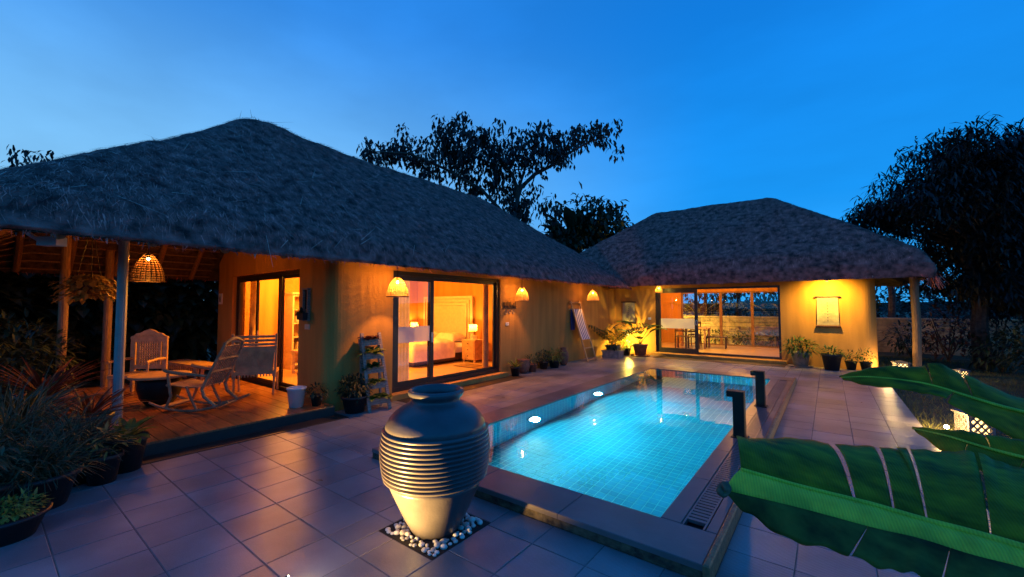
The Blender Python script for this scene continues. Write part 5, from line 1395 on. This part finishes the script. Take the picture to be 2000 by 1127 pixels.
for k, lab in enumerate(('low dark hedge plant behind the pavilion glass below the left palm', 'low dark hedge plant in the middle of the rear garden', 'low dark hedge plant behind the pavilion glass below the second palm')):
    t = thing('hedge_plant', lab, 'shrub', (-4.1 + k * 1.25, 20.2, -.06)); f = MB(); bushy(f, (0, 0, 0), .7, .7, 320, .15, .05); f.build('foliage', 'green', t)
    MB().tube([(0, 0, 0), (.05, 0, .4)], [.02, .01], 5).build('stem', 'bark', t)
# boundary wall of blocks
bw = thing('boundary_wall', 'rough yellowish block wall round the garden behind the pavilion', 'wall', (-8, 20.9, -.06))
MB().box(0, 30, .02, .18, 0, 1.22).build('core', 'grout', bw)
bm_ = MB().cbox(-.196, .196, -.02, .02, 0, .19, .004).mesh('block', 'block')
for r in range(6):
    for k in range(34):
        x = 3.2 + k * .4 + (.2 if r % 2 else 0)
        if x > 13: continue
        obj('block', bm_, bw, (x, .0 + random.uniform(-.004, .004), .005 + r * .202))
MB().cbox(0, 30, -.03, .22, 1.2201, 1.29, .01).build('coping', 'block', bw)
# dark trees behind the boundary wall, filling the view through the pavilion
random.seed(57)
for k, (x, h, lab) in enumerate(((-7.4, 4.6, 'dark tree over the boundary wall behind the closed pavilion leaf'), (-5.4, 3.9, 'dark rounded tree over the wall behind the dining table'), (-3.6, 4.5, 'dark tree over the wall in the middle of the pavilion view'), (-1.6, 3.7, 'dark tree over the wall behind the open pavilion door'), (.2, 4.2, 'dark tree over the wall behind the spotlit scroll wall'))):
    t = thing('garden_tree', lab, 'tree', (x, 23.2 + (k % 2) * 1.2, -.06)); f = MB()
    for q in range(50): cluster(f, (random.gauss(0, .7), random.gauss(0, .6), random.uniform(.8, h)), .45, 22, .3, .11, .8, .4)
    f.build('crown', 'green_dark', t); MB().tube([(0, 0, 0), (.05, 0, h * .5), (0, .1, h * .85)], [.12, .09, .03], 7).build('trunk', 'bark', t)
# far tree line
random.seed(61)
for k, (x, y, h, r, lab) in enumerate(((5.2, 41, 3.2, 2.0, 'distant round dark bush seen past the thatch corner post'), (8.4, 46, 2.6, 3.0, 'distant low dark bush on the horizon behind the big tree'), (2.2, 48, 2.7, 2.2, 'distant dark bush on the horizon close to the pavilion wall end'), (13.5, 50, 3.4, 4.0, 'distant wide dark bush on the horizon right of the big tree'))):
    t = thing('distant_bush', lab, 'bush', (x, y, -.06)); f = MB(); bushy(f, (0, 0, .2), r, h, 520, .5, .25); f.build('foliage', 'tree_leaf', t)
    MB().tube([(0, 0, 0), (.1, 0, h * .6)], [.12, .05], 6).build('stem', 'bark', t)
hills = MB(); vs = []
for i in range(61):
    a = -2.0 + 4.0 * i / 60; x = 180 * math.sin(a); y = 180 * math.cos(a)
    vs += [(x, y, -.1), (x, y, 3.2 + 1.6 * noise.noise(Vector((i * .4, 0, 0))) + .8 * noise.noise(Vector((i * 1.9, 3, 0)))), (x * 1.2, y * 1.2, -.1)]
hills.add(vs, [(3 * i + b, 3 * i + 3 + b, 3 * i + 4 + b, 3 * i + 1 + b) for i in range(60) for b in (0, 1)])
tag(hills.build('hills', 'green_dark'), kind='structure')
# hedge and dark garden on the far side of the porch
random.seed(71)
for k, (x, y, r, h, lab) in enumerate(((-13.6, 3.4, 1.0, 2.4, 'tall dark hedge shrub beyond the porch by the door wall'), (-13.8, 2.0, 1.0, 2.4, 'tall dark hedge shrub behind the cane armchair'), (-13.6, .6, 1.1, 2.4, 'tall dark hedge shrub beyond the wooden porch posts'), (-12.6, -.5, .9, 2.0, 'dark hedge shrub at the outer end of the porch'))):
    t = thing('hedge_shrub', lab, 'shrub', (x, y, -.06)); f = MB(); bushy(f, (0, 0, 0), r * 1.25, h * 1.8, 3200, .42, .22, .8, 0); f.build('foliage', 'green_dark', t)
    MB().tube([(0, 0, 0), (.05, 0, h * .6)], [.06, .03], 6).build('stem', 'bark', t)
t = thing('leafy_tree', 'treetop twig just showing above the porch end of the long roof', 'tree', (-20.9, 1.3, -.06))
MB().tube([(0, 0, 0), (.1, 0, 3.5), (0, 0, 6.3)], [.2, .14, .04], 8).build('trunk', 'bark', t)
f = MB()
for k in range(26): cluster(f, (random.gauss(0, .8), random.gauss(0, .5), random.uniform(5.0, 6.75)), .3, 14, .25, .09)
f.build('crown', 'tree_leaf', t)
